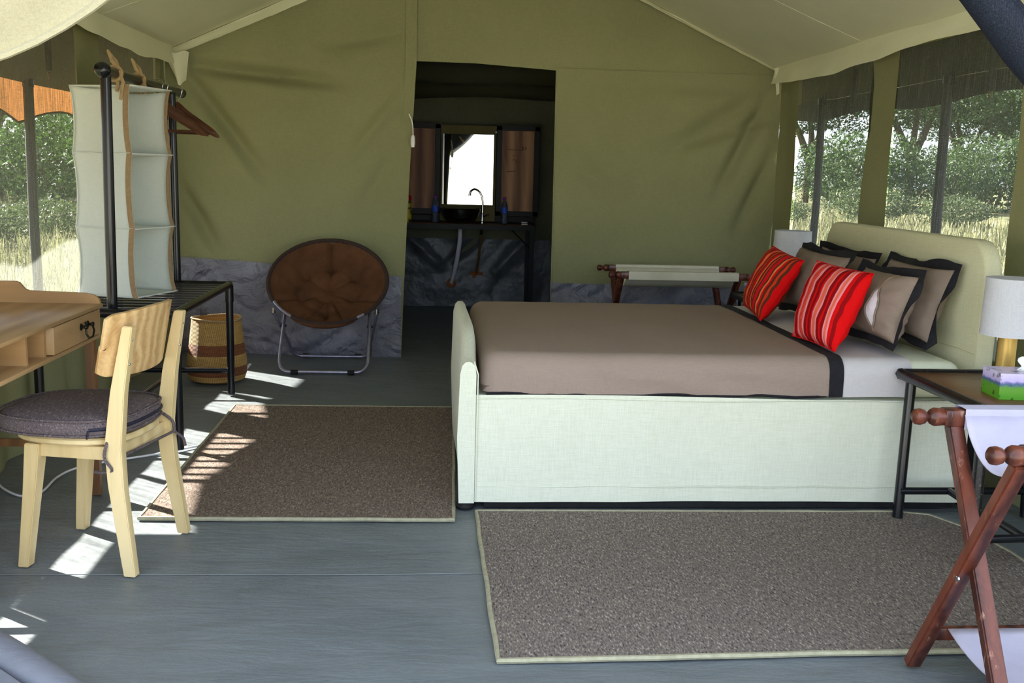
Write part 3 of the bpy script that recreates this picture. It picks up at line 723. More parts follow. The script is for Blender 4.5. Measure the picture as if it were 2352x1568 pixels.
# ------------------------------------------------------------------ pillows
def pillow_surf(cs, T, n=26, pinch=.05, wr=.006, seed=0, side=1, rw=.7):
    a, b, c, d = [Vector(p) for p in cs]; nrm = ((b-a).cross(d-a)+(c-b).cross(a-b)*-1).normalized()
    nrm = (c-a).cross(d-b).normalized()*side
    def f(u, v):
        U, V = 2*u-1, 2*v-1
        uu = .5+.5*U*(1-pinch*(1-V*V)*1.0); vv = .5+.5*V*(1-pinch*(1-U*U)*1.0)
        p = a*(1-uu)*(1-vv)+b*uu*(1-vv)+c*uu*vv+d*(1-uu)*vv
        h = max(0, (1-abs(U)**2.6)*(1-abs(V)**2.6))**.55
        edge = 1-max(abs(U), abs(V))
        w = wr*(N(u*5, v*5, seed, 1)+.5*N(u*11, v*11, seed+3, 1))*min(1, edge*8)
        rad = wr*rw*math.sin(14*math.atan2(V, U)+seed)*max(0, 1-abs(edge-.1)/.12)*min(1, edge*20)
        return p+nrm*(T/2*h+w+rad)
    return f, nrm
def pillow_mesh(cs, T, seed=0, pinch=.05, wr=.006, n=28):
    f1, nr = pillow_surf(cs, T, n, pinch, wr, seed, 1); f2, _ = pillow_surf(cs, T, n, pinch, wr, seed+9, -1)
    bm = grid(n, n, f1, True); lay = bm.loops.layers.uv.active
    v = [[bm.verts.new(f2(i/n, j/n)) for i in range(n+1)] for j in range(n+1)]
    for j in range(n):
        for i in range(n):
            fa = bm.faces.new((v[j][i], v[j+1][i], v[j+1][i+1], v[j][i+1]))
            for l, (a_, b_) in zip(fa.loops, ((i, j), (i, j+1), (i+1, j+1), (i+1, j))): l[lay].uv = (a_/n, b_/n)
    bmesh.ops.remove_doubles(bm, verts=bm.verts, dist=2e-4)
    return bm, f1, nr
def flange(f1, cs, nr, wd, seed, T):
    bm = B(); cen = sum((Vector(c) for c in cs), Vector())/4; n = 26; loop = []
    for k in range(n): loop.append((k/n, 0))
    for k in range(n): loop.append((1, k/n))
    for k in range(n): loop.append((1-k/n, 1))
    for k in range(n): loop.append((0, 1-k/n))
    a, b, c, d = [Vector(p) for p in cs]; ex = (b-a).normalized(); ey = (d-a).normalized()
    inn, out = [], []
    for i, (u, v) in enumerate(loop):
        p = f1(u, v); ox = (1 if u >= 1 else -1 if u <= 0 else 0); oy = (1 if v >= 1 else -1 if v <= 0 else 0)
        o = ex*ox+ey*oy
        fl_ = nr*(.010*math.sin(i*.27+seed)+.014*N(i*.16, seed, 0, 1))
        inn.append((p+nr*.002, p-nr*.002)); q = p+o*wd*(.95+.55*N(i*.13, seed*3, 2, 1))+fl_*1.5; out.append((q+nr*.0015, q-nr*.0015))
    L = len(loop); vi = [(bm.verts.new(x), bm.verts.new(y)) for x, y in inn]; vo = [(bm.verts.new(x), bm.verts.new(y)) for x, y in out]
    for i in range(L):
        j = (i+1) % L
        bm.faces.new((vi[i][0], vo[i][0], vo[j][0], vi[j][0])); bm.faces.new((vi[i][1], vi[j][1], vo[j][1], vo[i][1])); bm.faces.new((vo[i][0], vo[i][1], vo[j][1], vo[j][0]))
    return bm
def pillow(lab, cs, T, seed):
    c = sum((Vector(p) for p in cs), Vector())/4; base = min(p[2] for p in cs)
    t = Thing('pillow', lab, 'pillow', (c.x, c.y, base), group='taupe pillows with black borders')
    bm, f1, nr = pillow_mesh(cs, T, seed, .07, .010); t.part('pillowcase', bm, 'pillow', world=True, smooth=70)
    t.part('black_border', flange(f1, cs, nr, .034, seed, T), 'black_cloth', world=True, smooth=70)
    return t, f1, nr
pillow('taupe pillow leaning on the headboard at the far end', [(2.06, 4.72, .69), (2.06, 5.40, .69), (2.15, 5.45, .985), (2.15, 4.74, .975)], .12, 2)
pillow('taupe pillow leaning on the headboard at the near end', [(2.05, 3.97, .69), (2.05, 4.60, .69), (2.155, 4.60, .99), (2.155, 4.0, .995)], .15, 5)
pillow('taupe pillow behind the red, orange and brown striped cushion', [(1.90, 4.66, .69), (1.87, 5.25, .69), (2.00, 5.36, .985), (1.985, 4.66, .985)], .18, 1)
pt, pf, pn = pillow('taupe pillow with open slit showing white inner', [(1.885, 3.93, .69), (1.85, 4.50, .69), (2.00, 4.52, .955), (1.99, 3.97, .965)], .19, 4)
# slit in the near front pillowcase: side -x faces the room
pf2, pn2 = pillow_surf([(1.885, 3.93, .69), (1.85, 4.50, .69), (2.00, 4.52, .955), (1.99, 3.97, .965)], .19, 28, .07, .010, 4 if pn.x < 0 else 13, 1 if pn.x < 0 else -1)
def slit(u, v):
    w = .075*math.sin(math.pi*max(0, min(1, v)))**.8*(1-.6*v)
    return pf2(.20+.02*v+(u-.5)*w*2, .10+.56*v)+pn2*.006
pt.part('inner_pillow', grid(6, 20, slit), 'white_cloth', world=True, label='white inner pillow in the slit')
for s in (0, 1):
    pt.part('slit_hem', tube(B(), [slit(s, k/20)+pn2*.002+Vector((0, .006*(1 if s else -1), 0)) for k in range(21)], .0045, 6), 'pillow', world=True)
pt.part('seam', tube(B(), [pf2(.20+.03*math.sin(k/24*3), .04+.92*k/24)+pn2*.002 for k in range(25)], .002, 5), 'tape', world=True)
def cushion(lab, cs, T, mat, seed):
    c = sum((Vector(p) for p in cs), Vector())/4
    t = Thing('striped_cushion', lab, 'cushion', (c.x, c.y, min(p[2] for p in cs)))
    bm, f1, nr = pillow_mesh(cs, T, seed, .035, .005); t.part('cover', bm, mat, world=True, smooth=75)
    n = 40; lp = [f1(k/n, 0) for k in range(n)]+[f1(1, k/n) for k in range(n)]+[f1(1-k/n, 1) for k in range(n)]+[f1(0, 1-k/n) for k in range(n)]
    t.part('edge_seam', tube(B(), lp, .0025, 5, True), 'stripe_red', world=True)
cushion('red, orange and brown striped cushion, the farther one', [(1.60, 4.78, .655), (1.64, 5.20, .68), (1.80, 5.26, .995), (1.83, 4.86, .95)], .15, 'stripe_orange', 3)
cushion('bright red cushion with pink stripes, the nearer one', [(1.65, 3.96, .650), (1.60, 4.33, .655), (1.745, 4.47, .985), (1.82, 4.03, .97)], .15, 'stripe_red', 6)

# ================================================================== RUGS
def rug(name, lab, poly, mat, zc=.004):
    c = sum((Vector((*p, 0)) for p in poly), Vector())/len(poly)
    t = Thing(name, lab, 'rug', (c.x, c.y, 0), group='flecked rugs')
    bm = B(); top = [bm.verts.new((x, y, .013)) for x, y in poly]; bot = [bm.verts.new((x, y, .002)) for x, y in poly]
    bm.faces.new(top); bm.faces.new(list(reversed(bot)))
    for i in range(len(poly)): j = (i+1) % len(poly); bm.faces.new((top[i], top[j], bot[j], bot[i]))
    t.part('pile', bm, mat, world=True, smooth=0)
    pts = []
    for i in range(len(poly)):
        a, b = Vector((*poly[i], .009)), Vector((*poly[(i+1) % len(poly)], .009)); k = max(2, int((b-a).length/.06))
        for q in range(k): pts.append(a.lerp(b, q/k)+Vector((.0035*N(q*.3, i, 1), .0035*N(q*.3, i, 5), .002*N(q*.4, i, 2))))
    t.part('bound_edge', tube(B(), pts, .0085, 6, True), 'binding', world=True)
rug('rug', 'brown flecked rug between the desk chair and the bed foot', [(-1.125, 3.73), (.075, 3.712), (.105, 5.575), (-1.13, 5.585)], 'rug')
rug('rug', 'grey-brown flecked rug along the near side of the bed', [(.183, 2.575), (1.2, 2.60), (2.12, 2.61), (2.13, 3.35), (2.09, 3.62), (2.02, 3.76), (1.9, 3.80), (.168, 3.81)], 'rug_front')

# ================================================================== NIGHT TABLES, LAMPS, TISSUES
def night_table(lab, x0, x1, y0, y1, splay):
    t = Thing('night_table', lab, 'night table', ((x0+x1)/2, (y0+y1)/2, 0), group='black framed night tables'); H = .585
    c = [(x0, y0), (x1, y0), (x1, y1), (x0, y1)]
    for i in range(4):
        a, b = c[i], c[(i+1) % 4]; t.part('top_rail', tube(B(), [(*a, H), (*b, H)], .022, 12), 'chipped', world=True)
        t.part('corner', lathe(B(), [(0, -.024), (.014, -.020), (.024, 0), (.014, .020), (0, .024)], (*a, H), 12), 'chipped', world=True)
    t.part('top_board', bx(x0+.012, x1-.012, y0+.012, y1-.012, H-.004, H+.011, .003), 'ns_wood', world=True)
    legs = [(x0+.0, y0-.01), (x1-.02, y0+.02), (x1-.02, y1-.1), (x0-.01, y1-.10)]
    tops = [(x0+.012, y0+.02), (x1-.02, y0+.02), (x1-.02, y1-.05), (x0+.02, y1-.05)]
    for (x, y), (tx, ty) in zip(legs, tops): t.part('leg', tube(B(), [(tx, ty, H-.01), (x, y, .014)], .0205, 12), 'steel_black' if y > y0+.2 else 'chipped', world=True)
    for (a, b) in ((0, 1), (3, 2)): t.part('stretcher', tube(B(), [(*legs[a], .125), (*legs[b], .125)], .015, 10), 'steel_black', world=True)
    mx = (x0+x1)/2-.08; t.part('stretcher', tube(B(), [(mx, legs[0][1], .125), (mx, legs[3][1], .125)], .015, 10), 'steel_black', world=True)
night_table('black steel night table with brown top on the near side of bed', 1.88, 2.43, 3.20, 3.83, 1)
night_table('black steel night table on the far side of bed', 1.965, 2.45, 5.86, 6.46, 1)
def lamp(lab, x, y, z, r, h, col_h):
    t = Thing('table_lamp', lab, 'lamp', (x, y, z), group='table lamps beside the bed')
    t.part('base', lathe(B(), [(0, 0), (.075, 0), (.078, .008), (.07, .018), (.03, .022), (0, .022)], (0, 0, 0)), 'brass')
    t.part('column', lathe(B(), [(0, .018), (.033, .018), (.033, col_h+.03), (.02, col_h+.04), (0, col_h+.04)], (0, 0, 0)), 'brass')
    t.part('socket', lathe(B(), [(0, col_h+.03), (.016, col_h+.03), (.016, col_h+.09), (0, col_h+.09)]), 'white_plastic')
    s = t.part('shade', lathe(B(), [(r, col_h), (r*.985, col_h+h*.5), (r*.955, col_h+h), (r*.94, col_h+h), (r*.965, col_h+h*.5), (r*.985, col_h+.001), (r, col_h)], seg=40), 'shade')
    t.part('shade_trim', lathe(B(), [(r*.952, col_h+h-.012), (r*.965, col_h+h-.012), (r*.965, col_h+h+.002), (r*.952, col_h+h+.002)], seg=40), 'shade', s)
    t.part('shade_trim', lathe(B(), [(r*.995, col_h), (r*1.012, col_h), (r*1.012, col_h+.012), (r*.995, col_h+.012)], seg=40), 'shade', s)
    b = B(); tube(b, [(-r*.95, 0, col_h+h*.82), (r*.95, 0, col_h+h*.82)], .002, 5); tube(b, [(0, -r*.95, col_h+h*.82), (0, r*.95, col_h+h*.82)], .002, 5); t.part('spider', b, 'chrome')
lamp('white drum-shade lamp with golden column, near side of bed', 2.175, 3.60, .597, .102, .215, .190)
lamp('white drum-shade lamp behind the pillows, far side of bed', 2.22, 6.12, .597, .118, .21, .225)
def tissue_box(lab, x, y, z, lx, ly, h, rz, mat):
    t = Thing('tissue_box', lab, 'tissue box', (x, y, z), rz, group='tissue boxes')
    t.part('carton', bx(-lx/2, lx/2, -ly/2, ly/2, 0, h, .001, 1), mat)
    t.part('opening', lathe(B(), [(0, h+.0005), (.035, h+.0005), (.035, h+.0015), (0, h+.0015)], seg=24), 'white_plastic')
    def f(u, v):
        a = (u-.5)*.07*(1-v*.55); return Vector((a+.012*math.sin(v*5), .012*math.sin(u*7)*(1-.3*v)+.01*v, h+.05*v*(1-.25*abs(u-.4)*2)+.0))
    solid(t.part('tissue', grid(12, 8, f), 'tissue'), .004)
    return t
tb = tissue_box('printed tissue box with green savanna side on near night table', 2.13, 3.385, .596, .25, .145, .095, R(-6), 'tissue_green')
b = B(); text_strokes(b, [[(.072+.011*math.cos(a), -.0685, .042+.006*math.sin(a)+.006) for a in [R(30+15*k) for k in range(17)]], [(.072+.011*math.cos(a), -.0685, .036-.006*math.sin(a)) for a in [R(-90-0+15*k-60) for k in range(15)]]], .0014)
tb.part('lettering', b, 'white_plastic')
tissue_box('tissue box on the far night table, mostly hidden by cushion', 2.12, 6.31, .596, .22, .13, .08, R(4), 'tissue_yellow')

# ================================================================== FOLDING LUGGAGE RACKS
def luggage_rack(lab, x0, x1, ya, yb, H, mat, lower):
    """ya far rail, yb near rail; rails run along x"""
    t = Thing('luggage_rack', lab, 'luggage rack', ((x0+x1)/2, (ya+yb)/2, 0), group='folding luggage racks')
    for y in (ya, yb):
        o = t.part('rail', bx(x0+.05, x1-.05, y-.023, y+.023, H-.023, H+.023, .007), 'dark_wood', world=True)
        for x, s in ((x0, 1), (x1, -1)):
            t.part('knob', lathe(B(), [(.022, .05), (.024, .03), (.025, .016), (.020, .006), (.0115, 0), (.012, -.004), (.019, -.011), (.0225, -.024), (.0205, -.036), (.012, -.043), (0, -.044)], (x+s*.012, y, H), 20, (s, 0, 0)), 'dark_wood', o, world=True)
    for x, s in ((x0+.085, 1), (x1-.13, -1)):
        t.part('leg', bar(B(), (x, ya, H-.02), (x, yb-.03, .012), .030, .042, (1, 0, 0), .004), 'dark_wood', world=True)
        t.part('leg', bar(B(), (x-s*.033, yb, H-.02), (x-s*.033, ya+.03, .012), .030, .042, (1, 0, 0), .004), 'dark_wood', world=True)
        ym = (ya+yb)/2; t.part('pivot_bolt', lathe(B(), [(0, 0), (.008, 0), (.007, .004), (0, .006)], (x-s*.0495, ym-.002, H/2-.01), 12, (-s, 0, 0)), 'chrome', world=True)
    def sl_(sag):
        def f(u, v):
            y = yb+.027+(ya-yb-.054)*v; e = max(0, 4*v*(1-v))**.75; x = x0+.10+.03*e*0+u*(x1-x0-.20)
            return Vector((x, y, H+.012-sag*e+.004*N(u*6, v*3, 1)))
        return f
    d = ya-yb
    solid(t.part('canvas_sling', grid(30, 20, sl_(.11)), mat, world=True), .003)
    for y in (ya, yb):
        def wrap(u, v):
            a = math.pi*2*v; k = .028/max(abs(math.cos(a)), abs(math.sin(a)))*.9+.003
            return Vector((x0+.10+u*(x1-x0-.20), y+k*math.cos(a), H+k*math.sin(a)))
        t.part('sling_wrap', grid(30, 24, wrap), mat, world=True)
    if lower:
        zl = .11
        for y in (ya+.015, yb-.015): t.part('lower_bar', bx(x0+.07, x1-.07, y-.012, y+.012, zl-.018, zl+.018, .004), 'dark_wood', world=True)
        solid(t.part('lower_sling', grid(20, 14, lambda u, v: Vector((x0+.13+u*(x1-x0-.26), yb+(ya-yb)*v, zl+.02-.03*4*v*(1-v)))), mat, world=True), .003)
luggage_rack('worn dark wood folding luggage rack with lavender-white sling, near right corner', 1.30, 2.05, 2.50, 2.13, .735, 'lcanvas', True)
luggage_rack('dark wood folding luggage rack with ecru sling against back wall', 1.165, 2.11, 7.02, 6.53, .695, 'ecru', False)

# ================================================================== MOON CHAIR
mc = Thing('moon_chair', 'round brown padded folding moon chair with silver tube legs', 'chair', (-.745, 6.8, 0))
cb, ct = Vector((0, -.20, .325)), Vector((0, .30, .84)); cc = (cb+ct)/2; ev = (ct-cb).normalized(); RV = (ct-cb).length/2; RU = .40
nrm = Vector((1, 0, 0)).cross(ev).normalized()   # towards the viewer and up
if nrm.y > 0: nrm = -nrm
def disk(r, a, d=0): return cc+Vector((1, 0, 0))*(RU*r*math.cos(a))+ev*(RV*r*math.sin(a))+nrm*d
mc.part('ring', tube(B(), [disk(1, 2*math.pi*k/64) for k in range(64)], .0115, 10, True), 'silver')
tuft = [(.52, R(90)), (.52, R(38)), (.56, R(142)), (.5, R(205)), (.45, R(335)), (.2, R(250)), (.62, R(270))]
def bowl(r, a, back=False):
    d = -.17*(1-r*r)**.9
    if not back:
        x, y = r*math.cos(a), r*math.sin(a); puff = .040*(1-r**6)
        for tr, ta in tuft:
            q = math.hypot(x-tr*math.cos(ta), y-tr*math.sin(ta)); puff -= .034*math.exp(-(q/.09)**2)
        # seams between tufts and rim, and ring seam
        for ta in (R(90), R(38), R(142), R(205), R(335), R(270), R(250), R(290)):
            if r > .15:
                da = abs((a-ta+math.pi) % (2*math.pi)-math.pi)*r; puff -= .026*math.exp(-(da/.030)**2)*min(1, r*1.5)
        puff -= .020*math.exp(-((r-.53)/.045)**2)*(1 if math.sin(a) > -.2 else .4)
        d += puff+.010*N(x*5, y*5, 2)+.005*N(x*12, y*12, 5)
    else: d -= .03
    return disk(r*.985, a, d)
def dish(back):
    bm = B(); nr_, na = 26, 72; rings = [[bm.verts.new(bowl(max(.001, i/nr_), 2*math.pi*k/na, back)) for k in range(na)] for i in range(nr_+1)]
    for i in range(nr_):
        for k in range(na): bm.faces.new((rings[i][k], rings[i][(k+1) % na], rings[i+1][(k+1) % na], rings[i+1][k]))
    bmesh.ops.remove_doubles(bm, verts=bm.verts, dist=.002); return bm
pad = mc.part('padded_seat', dish(False), 'moon', smooth=60)
mc.part('seat_back', dish(True), 'moon', smooth=60)
def arc(a0, a1, n=40): return [disk(1.005, R(a0+(a1-a0)*k/n), .003) for k in range(n+1)]
for a0, a1 in ((-50, 210), (237, 302)): mc.part('rim_sleeve', tube(B(), arc(a0, a1), .0145, 8), 'piping', pad)
mc.part('front_lip', tube(B(), [disk(1.0, R(238+62*k/20), -.010) for k in range(21)], [.012+.014*math.sin(math.pi*k/20)**.6 for k in range(21)], 10), 'moon', pad)
def uframe(yb_, ytop, ztop, xw, xt):
    pts = []; r = .07
    pts.append((-xt, ytop, ztop)); pts.append((-xw, yb_+(ytop-yb_)*.3, .3*ztop))
    def P(x, s): return Vector((x, yb_+(ytop-yb_)*s/ztop, s))
    for k in range(7):
        a = math.pi+k*math.pi/12; pts.append(P(-xw+r+r*math.cos(a), .018+r+r*math.sin(a)))
    for k in range(7):
        a = 1.5*math.pi+k*math.pi/12; pts.append(P(xw-r+r*math.cos(a), .018+r+r*math.sin(a)))
    pts.append((xw, yb_+(ytop-yb_)*.3, .3*ztop)); pts.append((xt, ytop, ztop)); return pts
fr = mc.part('leg_frame', tube(B(), uframe(-.30, .06, .42, .292, .285), .0115, 10), 'silver')
mc.part('leg_frame', tube(B(), uframe(.30, -.13, .405, .282, .345), .0115, 10), 'silver')
for yb_ in (-.30, .30):
    for x in (-.185, .185): mc.part('foot_sleeve', tube(B(), [(x-.022, yb_, .018), (x+.022, yb_, .018)], .0165, 12), 'rubber')
for x in (-.29, .29): mc.part('hinge', tube(B(), [(x-.02, -.04, .285), (x+.02, -.04, .285)], .009, 8), 'rubber')
for x in (-.342, .342): mc.part('clip', lathe(B(), [(0, 0), (.014, 0), (.014, .035), (0, .035)], (x, -.128, .385), 12), 'chrome')

# ================================================================== CLOTHES RACK BENCH
rk = Thing('clothes_rack', 'black steel bench rack with slatted shelf and hanging rail', 'clothes rack', (-1.53, 5.27, 0))
x0, x1, y0, y1, H = -1.84, -1.21, 4.68, 5.88, .66
for a, b in (((x0, y0), (x1, y0)), ((x1, y0), (x1, y1)), ((x1, y1), (x0, y1)), ((x0, y1), (x0, y0))):
    rk.part('shelf_rail', tube(B(), [(*a, H), (*b, H)], .021, 12), 'steel_black', world=True)
for x, y in ((x0, y0), (x1, y0), (x1, y1), (x0, y1)):
    rk.part('leg', tube(B(), [(x, y, H), (x, y, .012)], .0215, 12), 'steel_black', world=True)
    rk.part('leg_sleeve', tube(B(), [(x, y, H-.005), (x, y, H-.10)], .0245, 12), 'steel_black', world=True)
    rk.part('corner', lathe(B(), [(0, -.024), (.015, -.019), (.0235, 0), (.015, .019), (0, .024)], (x, y, H), 14), 'steel_black', world=True)
for k in range(11):
    y = y0+(y1-y0)*(k+1)/12; rk.part('slat', bar(B(), (x0, y, H+.008), (x1, y, H+.008), .028, .008), 'steel_black', world=True)
for y in (y0, y1): rk.part('stretcher', tube(B(), [(x0, y, .15), (x1, y, .15)], .016, 10), 'steel_black', world=True)
rk.part('stretcher', tube(B(), [(-1.53, y0, .15), (-1.53, y1, .15)], .016, 10), 'steel_black', world=True)
PX, PZ = -1.51, 1.755
rk.part('post', tube(B(), [(PX-.02, 4.79, H), (PX-.005, 4.785, PZ)], .0245, 12), 'steel_black', world=True)
rk.part('post', tube(B(), [(PX+.0, 5.90, H), (PX, 5.90, PZ)], .0225, 12), 'steel_black', world=True)
rk.part('hanging_rail', tube(B(), [(PX, 4.76, PZ), (PX, 6.12, PZ)], .0245, 14), 'steel_black', world=True)
rk.part('rail_finial', lathe(B(), [(.018, .03), (.02, .02), (.026, .012), (.034, -.006), (.037, -.022), (.034, -.04), (.024, -.054), (.010, -.060), (0, -.061)], (PX, 4.755, PZ), 20, (0, 1, 0)), 'steel_black', world=True)
rk.part('rail_finial', lathe(B(), [(.018, -.02), (.026, 0), (.028, .015), (.024, .032), (.012, .042), (0, .044)], (PX, 6.11, PZ), 20, (0, 1, 0)), 'steel_black', world=True)

# hanging organizer
og_ = Thing('hanging_organizer', 'cream canvas hanging organizer with brown tape edges and open cubbies', 'organizer', (-1.55, 5.11, .70), R(-19))
w2, d2, z0, z1 = .165, .16, 0.0, 1.005       # local: side panel faces -y, open front faces +x
shelves = [z0, z0+.335, z0+.69, z1]
def waist(z):
    t = 0
    for a, b in zip(shelves[:-1], shelves[1:]):
        if a <= z <= b: t = math.sin(math.pi*(z-a)/(b-a))**.7
    fl_ = .02*max(0, 1-z/.06)
    return 1-.11*t+fl_*1.5
def side(sy):
    return lambda u, v: Vector(((2*u-1)*w2*waist(z0+v*z1) - (0 if u > .5 else 0), sy*d2*(1-.035*(1-waist(z0+v*z1))/.11), z0+v*z1+(-.018*(1-(2*u-1)**2) if v > .98 else 0)))
for sy in (-1, 1): solid(og_.part('side_panel', grid(14, 60, side(sy)), 'organizer'), .004)
solid(og_.part('rear_panel', grid(10, 60, lambda u, v: Vector((-w2*waist(v*z1), (2*u-1)*d2, v*z1))), 'organizer'), .004)
for i, z in enumerate(shelves):
    solid(og_.part('shelf' if 0 < i < 3 else 'top_panel' if i == 3 else 'bottom_panel', grid(10, 10, lambda u, v: Vector((-w2+u*(2*w2+.012), (2*v-1)*d2*1.02, z-.012*math.sin(math.pi*u)*math.sin(math.pi*v)+(.012*(u-.8) if u > .8 else 0)))), 'organizer'), .006)
for sy in (-1, 1):
    og_.part('edge_tape', grid(2, 60, lambda u, v: Vector((w2*waist(v*z1)+.004-.03*u*(1 if sy < 0 else .0)+(-.0), sy*d2*(1-.035*(1-waist(v*z1))/.11)-sy*(0.03*u if sy > 0 else 0)+sy*.005*(1 if sy < 0 else 0), v*z1))), 'tape')
for i in (1, 2): og_.part('shelf_seam', tube(B(), [(-w2*.98+.04*k, -d2-.003, shelves[i]+.003*math.sin(k)) for k in range(9)], .0022, 5), 'organizer')
og_.part('lining', grid(8, 50, lambda u, v: Vector((-w2*.9+.012, (2*u-1)*d2*.9, .02+v*.97))), 'organizer')
# ties round the rail
def tie(lx, yy, seed):
    t = B(); rr = .032
    tube(t, [(PX+rr*math.cos(a), yy+.006*math.sin(2*a), PZ+rr*math.sin(a)) for a in [2*math.pi*k/16 for k in range(16)]], .009, 6, True)
    tube(t, [(PX+.02, yy, PZ+.02), (PX+.0, yy+.02, PZ+.06), (PX-.03, yy+.01, PZ+.10), (PX-.01, yy, PZ+.055), (PX+.02, yy, PZ+.02)], .009, 6)
    tube(t, [(PX+.02, yy, PZ+.01), (PX+.04, yy-.01, PZ-.04), (PX+.025, yy-.01, PZ-.12)], [.009, .009, .007], 6)
    tube(t, [(PX+.02, yy, PZ+.01), (PX+.01, yy+.01, PZ-.045), (PX+.0, yy+.02, PZ-.08)], .008, 6)
    og_.part('fabric_tie', t, 'tie', world=True)
tie(0, 4.90, 1); tie(0, 5.27, 2)

# hangers
def make_hanger(lab, y, rz, tilt):
    t = Thing('coat_hanger', lab, 'hanger', (PX, y, PZ), rz, group='wooden coat hangers on the black rail')
    hk = [(-.028, 0, -.005)]+[(.028*math.cos(a), 0, .012+.028*math.sin(a)) for a in [math.pi-k*math.pi/10 for k in range(0, 11)]]+[(.016, 0, -.03), (.002, 0, -.045), (0, 0, -.085)]
    t.part('hook', tube(B(), [(p[0], p[1], p[2]+.0) for p in hk], .0021, 6), 'chrome')
    bm = B(); n = 22; rings = []
    for k in range(n+1):
        s = -1+2*k/n; x = .24*s; a = abs(s)
        zc = -.085-.014-.150*a**1.05+(.016*math.exp(-(a/.16)**2)); hh = .031-.010*a if a < .85 else .0225-.07*(a-.85); y_ = -.03*(a**2)
        if a > .97: hh = .006
        ring = [bm.verts.new((x, y_+dy, zc+dz)) for dy, dz in ((-.008, -hh*.8), (-.008, hh*.8), (-.004, hh), (.004, hh), (.008, hh*.8), (.008, -hh*.8), (.004, -hh), (-.004, -hh))]
        rings.append(ring)
    for k in range(n):
        for j in range(8): bm.faces.new((rings[k][j], rings[k][(j+1) % 8], rings[k+1][(j+1) % 8], rings[k+1][j]))
    bm.faces.new(rings[0]); bm.faces.new(list(reversed(rings[-1])))
    t.part('shoulder', bm, 'hanger', smooth=50)
    t.part('trouser_bar', tube(B(), [(-.20, -.02, -.232), (.20, -.02, -.232)], .0065, 8), 'hanger')
make_hanger('brown wooden hanger nearest the canvas organizer', 5.62, R(10), 0)
make_hanger('brown wooden hanger, middle of the three', 5.72, R(4), 0)
make_hanger('brown wooden hanger at the far end of the rail', 6.03, R(-2), 0)

# basket
bk = Thing('basket', 'tall woven straw basket with brown bands under the slatted rack', 'basket', (-1.38, 6.30, 0))
prof = [(0, 0.003), (.13, .003), (.168, .018), (.182, .06), (.182, .13), (.174, .20), (.165, .27), (.156, .34), (.152, .385), (.151, .40), (.146, .402), (.143, .39), (.148, .33), (.158, .25), (.168, .15), (.172, .07), (.15, .025), (0, .018)]
bk.part('woven_body', lathe(B(), prof, seg=40, uv=True), 'basket')
bk.part('rim', tube(B(), [(.1495*math.cos(a), .1495*math.sin(a), .402+.006*math.sin(a*2)) for a in [2*math.pi*k/40 for k in range(40)]], .0055, 6, True), 'tie')

# ================================================================== DESK
dk = Thing('desk', 'honey wood writing desk with drawer and low gallery at the left edge', 'desk', (-1.62, 3.53, 0))
dx0, dx1, dy0, dy1, dz0, dz1 = -1.88, -1.36, 2.95, 4.10, .645, .785
dk.part('top', bx(dx0, dx1+.012, dy0, dy1+.008, dz1-.016, dz1, .004), 'desk', world=True)
dk.part('bottom_board', bx(dx0, dx1, dy0, dy1, dz0, dz0+.016, .003), 'desk', world=True)
dk.part('end_panel', bx(dx0, dx1, dy1-.016, dy1, dz0+.016, dz1-.016), 'desk_end', world=True)
dk.part('end_panel', bx(dx0, dx1, dy0, dy0+.016, dz0+.016, dz1-.016), 'desk_end', world=True)
dk.part('rear_panel', bx(dx0, dx0+.016, dy0+.016, dy1-.016, dz0+.016, dz1-.016), 'desk', world=True)
for y in (3.575, 3.42): dk.part('divider', bx(dx0+.016, dx1-.02, y-.007, y+.007, dz0+.016, dz1-.016), 'desk_end', world=True)
dr_ = dk.part('drawer', bx(dx1-.30, dx1+.006, 3.592, dy1-.02, dz0+.020, dz1-.020, .003), 'desk', world=True)
yh = 3.90
hb = B()
for s in (-1, 1):
    lathe(hb, [(0, 0), (.014, 0), (.014, .003), (.006, .006), (.006, .016), (.010, .018), (.009, .024), (0, .026)], (dx1+.006, yh+s*.036, .725), 14, (1, 0, 0))
tube(hb, [(dx1+.024, yh-.036, .725), (dx1+.028, yh-.044, .700), (dx1+.030, yh-.022, .680), (dx1+.030, yh+.022, .680), (dx1+.028, yh+.044, .700), (dx1+.024, yh+.036, .725)], .004, 8)
hb2 = bmesh.ops.create_icosphere(hb, subdivisions=2, radius=.0065, matrix=Matrix.Translation((dx1+.014, yh, .735)))
dk.part('handle', hb, 'handle', dr_, world=True, label='dark drop handle')
# gallery: across the far end and along the wall, stepped up near the wall
def gal_end():
    bm = B(); pts = [(dx0, 0), (dx0, .085), (dx0+.20, .085), (dx0+.215, .08), (dx0+.235, .055), (dx0+.25, .048), (dx1-.05, .042), (dx1-.015, .034), (dx1+.002, .018), (dx1+.006, 0)]
    a = [bm.verts.new((x, dy1-.012, dz1+z)) for x, z in pts]; b = [bm.verts.new((x, dy1+.004, dz1+z)) for x, z in pts]
    bm.faces.new(a); bm.faces.new(list(reversed(b)))
    for i in range(len(pts)): j = (i+1) % len(pts); bm.faces.new((a[i], a[j], b[j], b[i]))
    return bm
dk.part('gallery', gal_end(), 'desk_end', world=True, smooth=30)
dk.part('gallery', bx(dx0, dx0+.016, dy0, dy1-.012, dz1, dz1+.085, .003), 'desk', world=True)
for x, y in ((dx1-.004, dy0+.04), (dx0+.04, dy0+.04), (dx1-.022, dy1-.06), (dx0+.04, dy1-.06)):
    dk.part('leg', bar(B(), (x, y, dz0), (x, y, .002), .036, .036, (0, 1, 0), .003), 'desk_leg', world=True)
for y in (dy0+.04, dy1-.06): dk.part('stretcher', bar(B(), (dx0+.04, y, .22), (dx1-.03, y, .22), .022, .03), 'desk_leg', world=True)
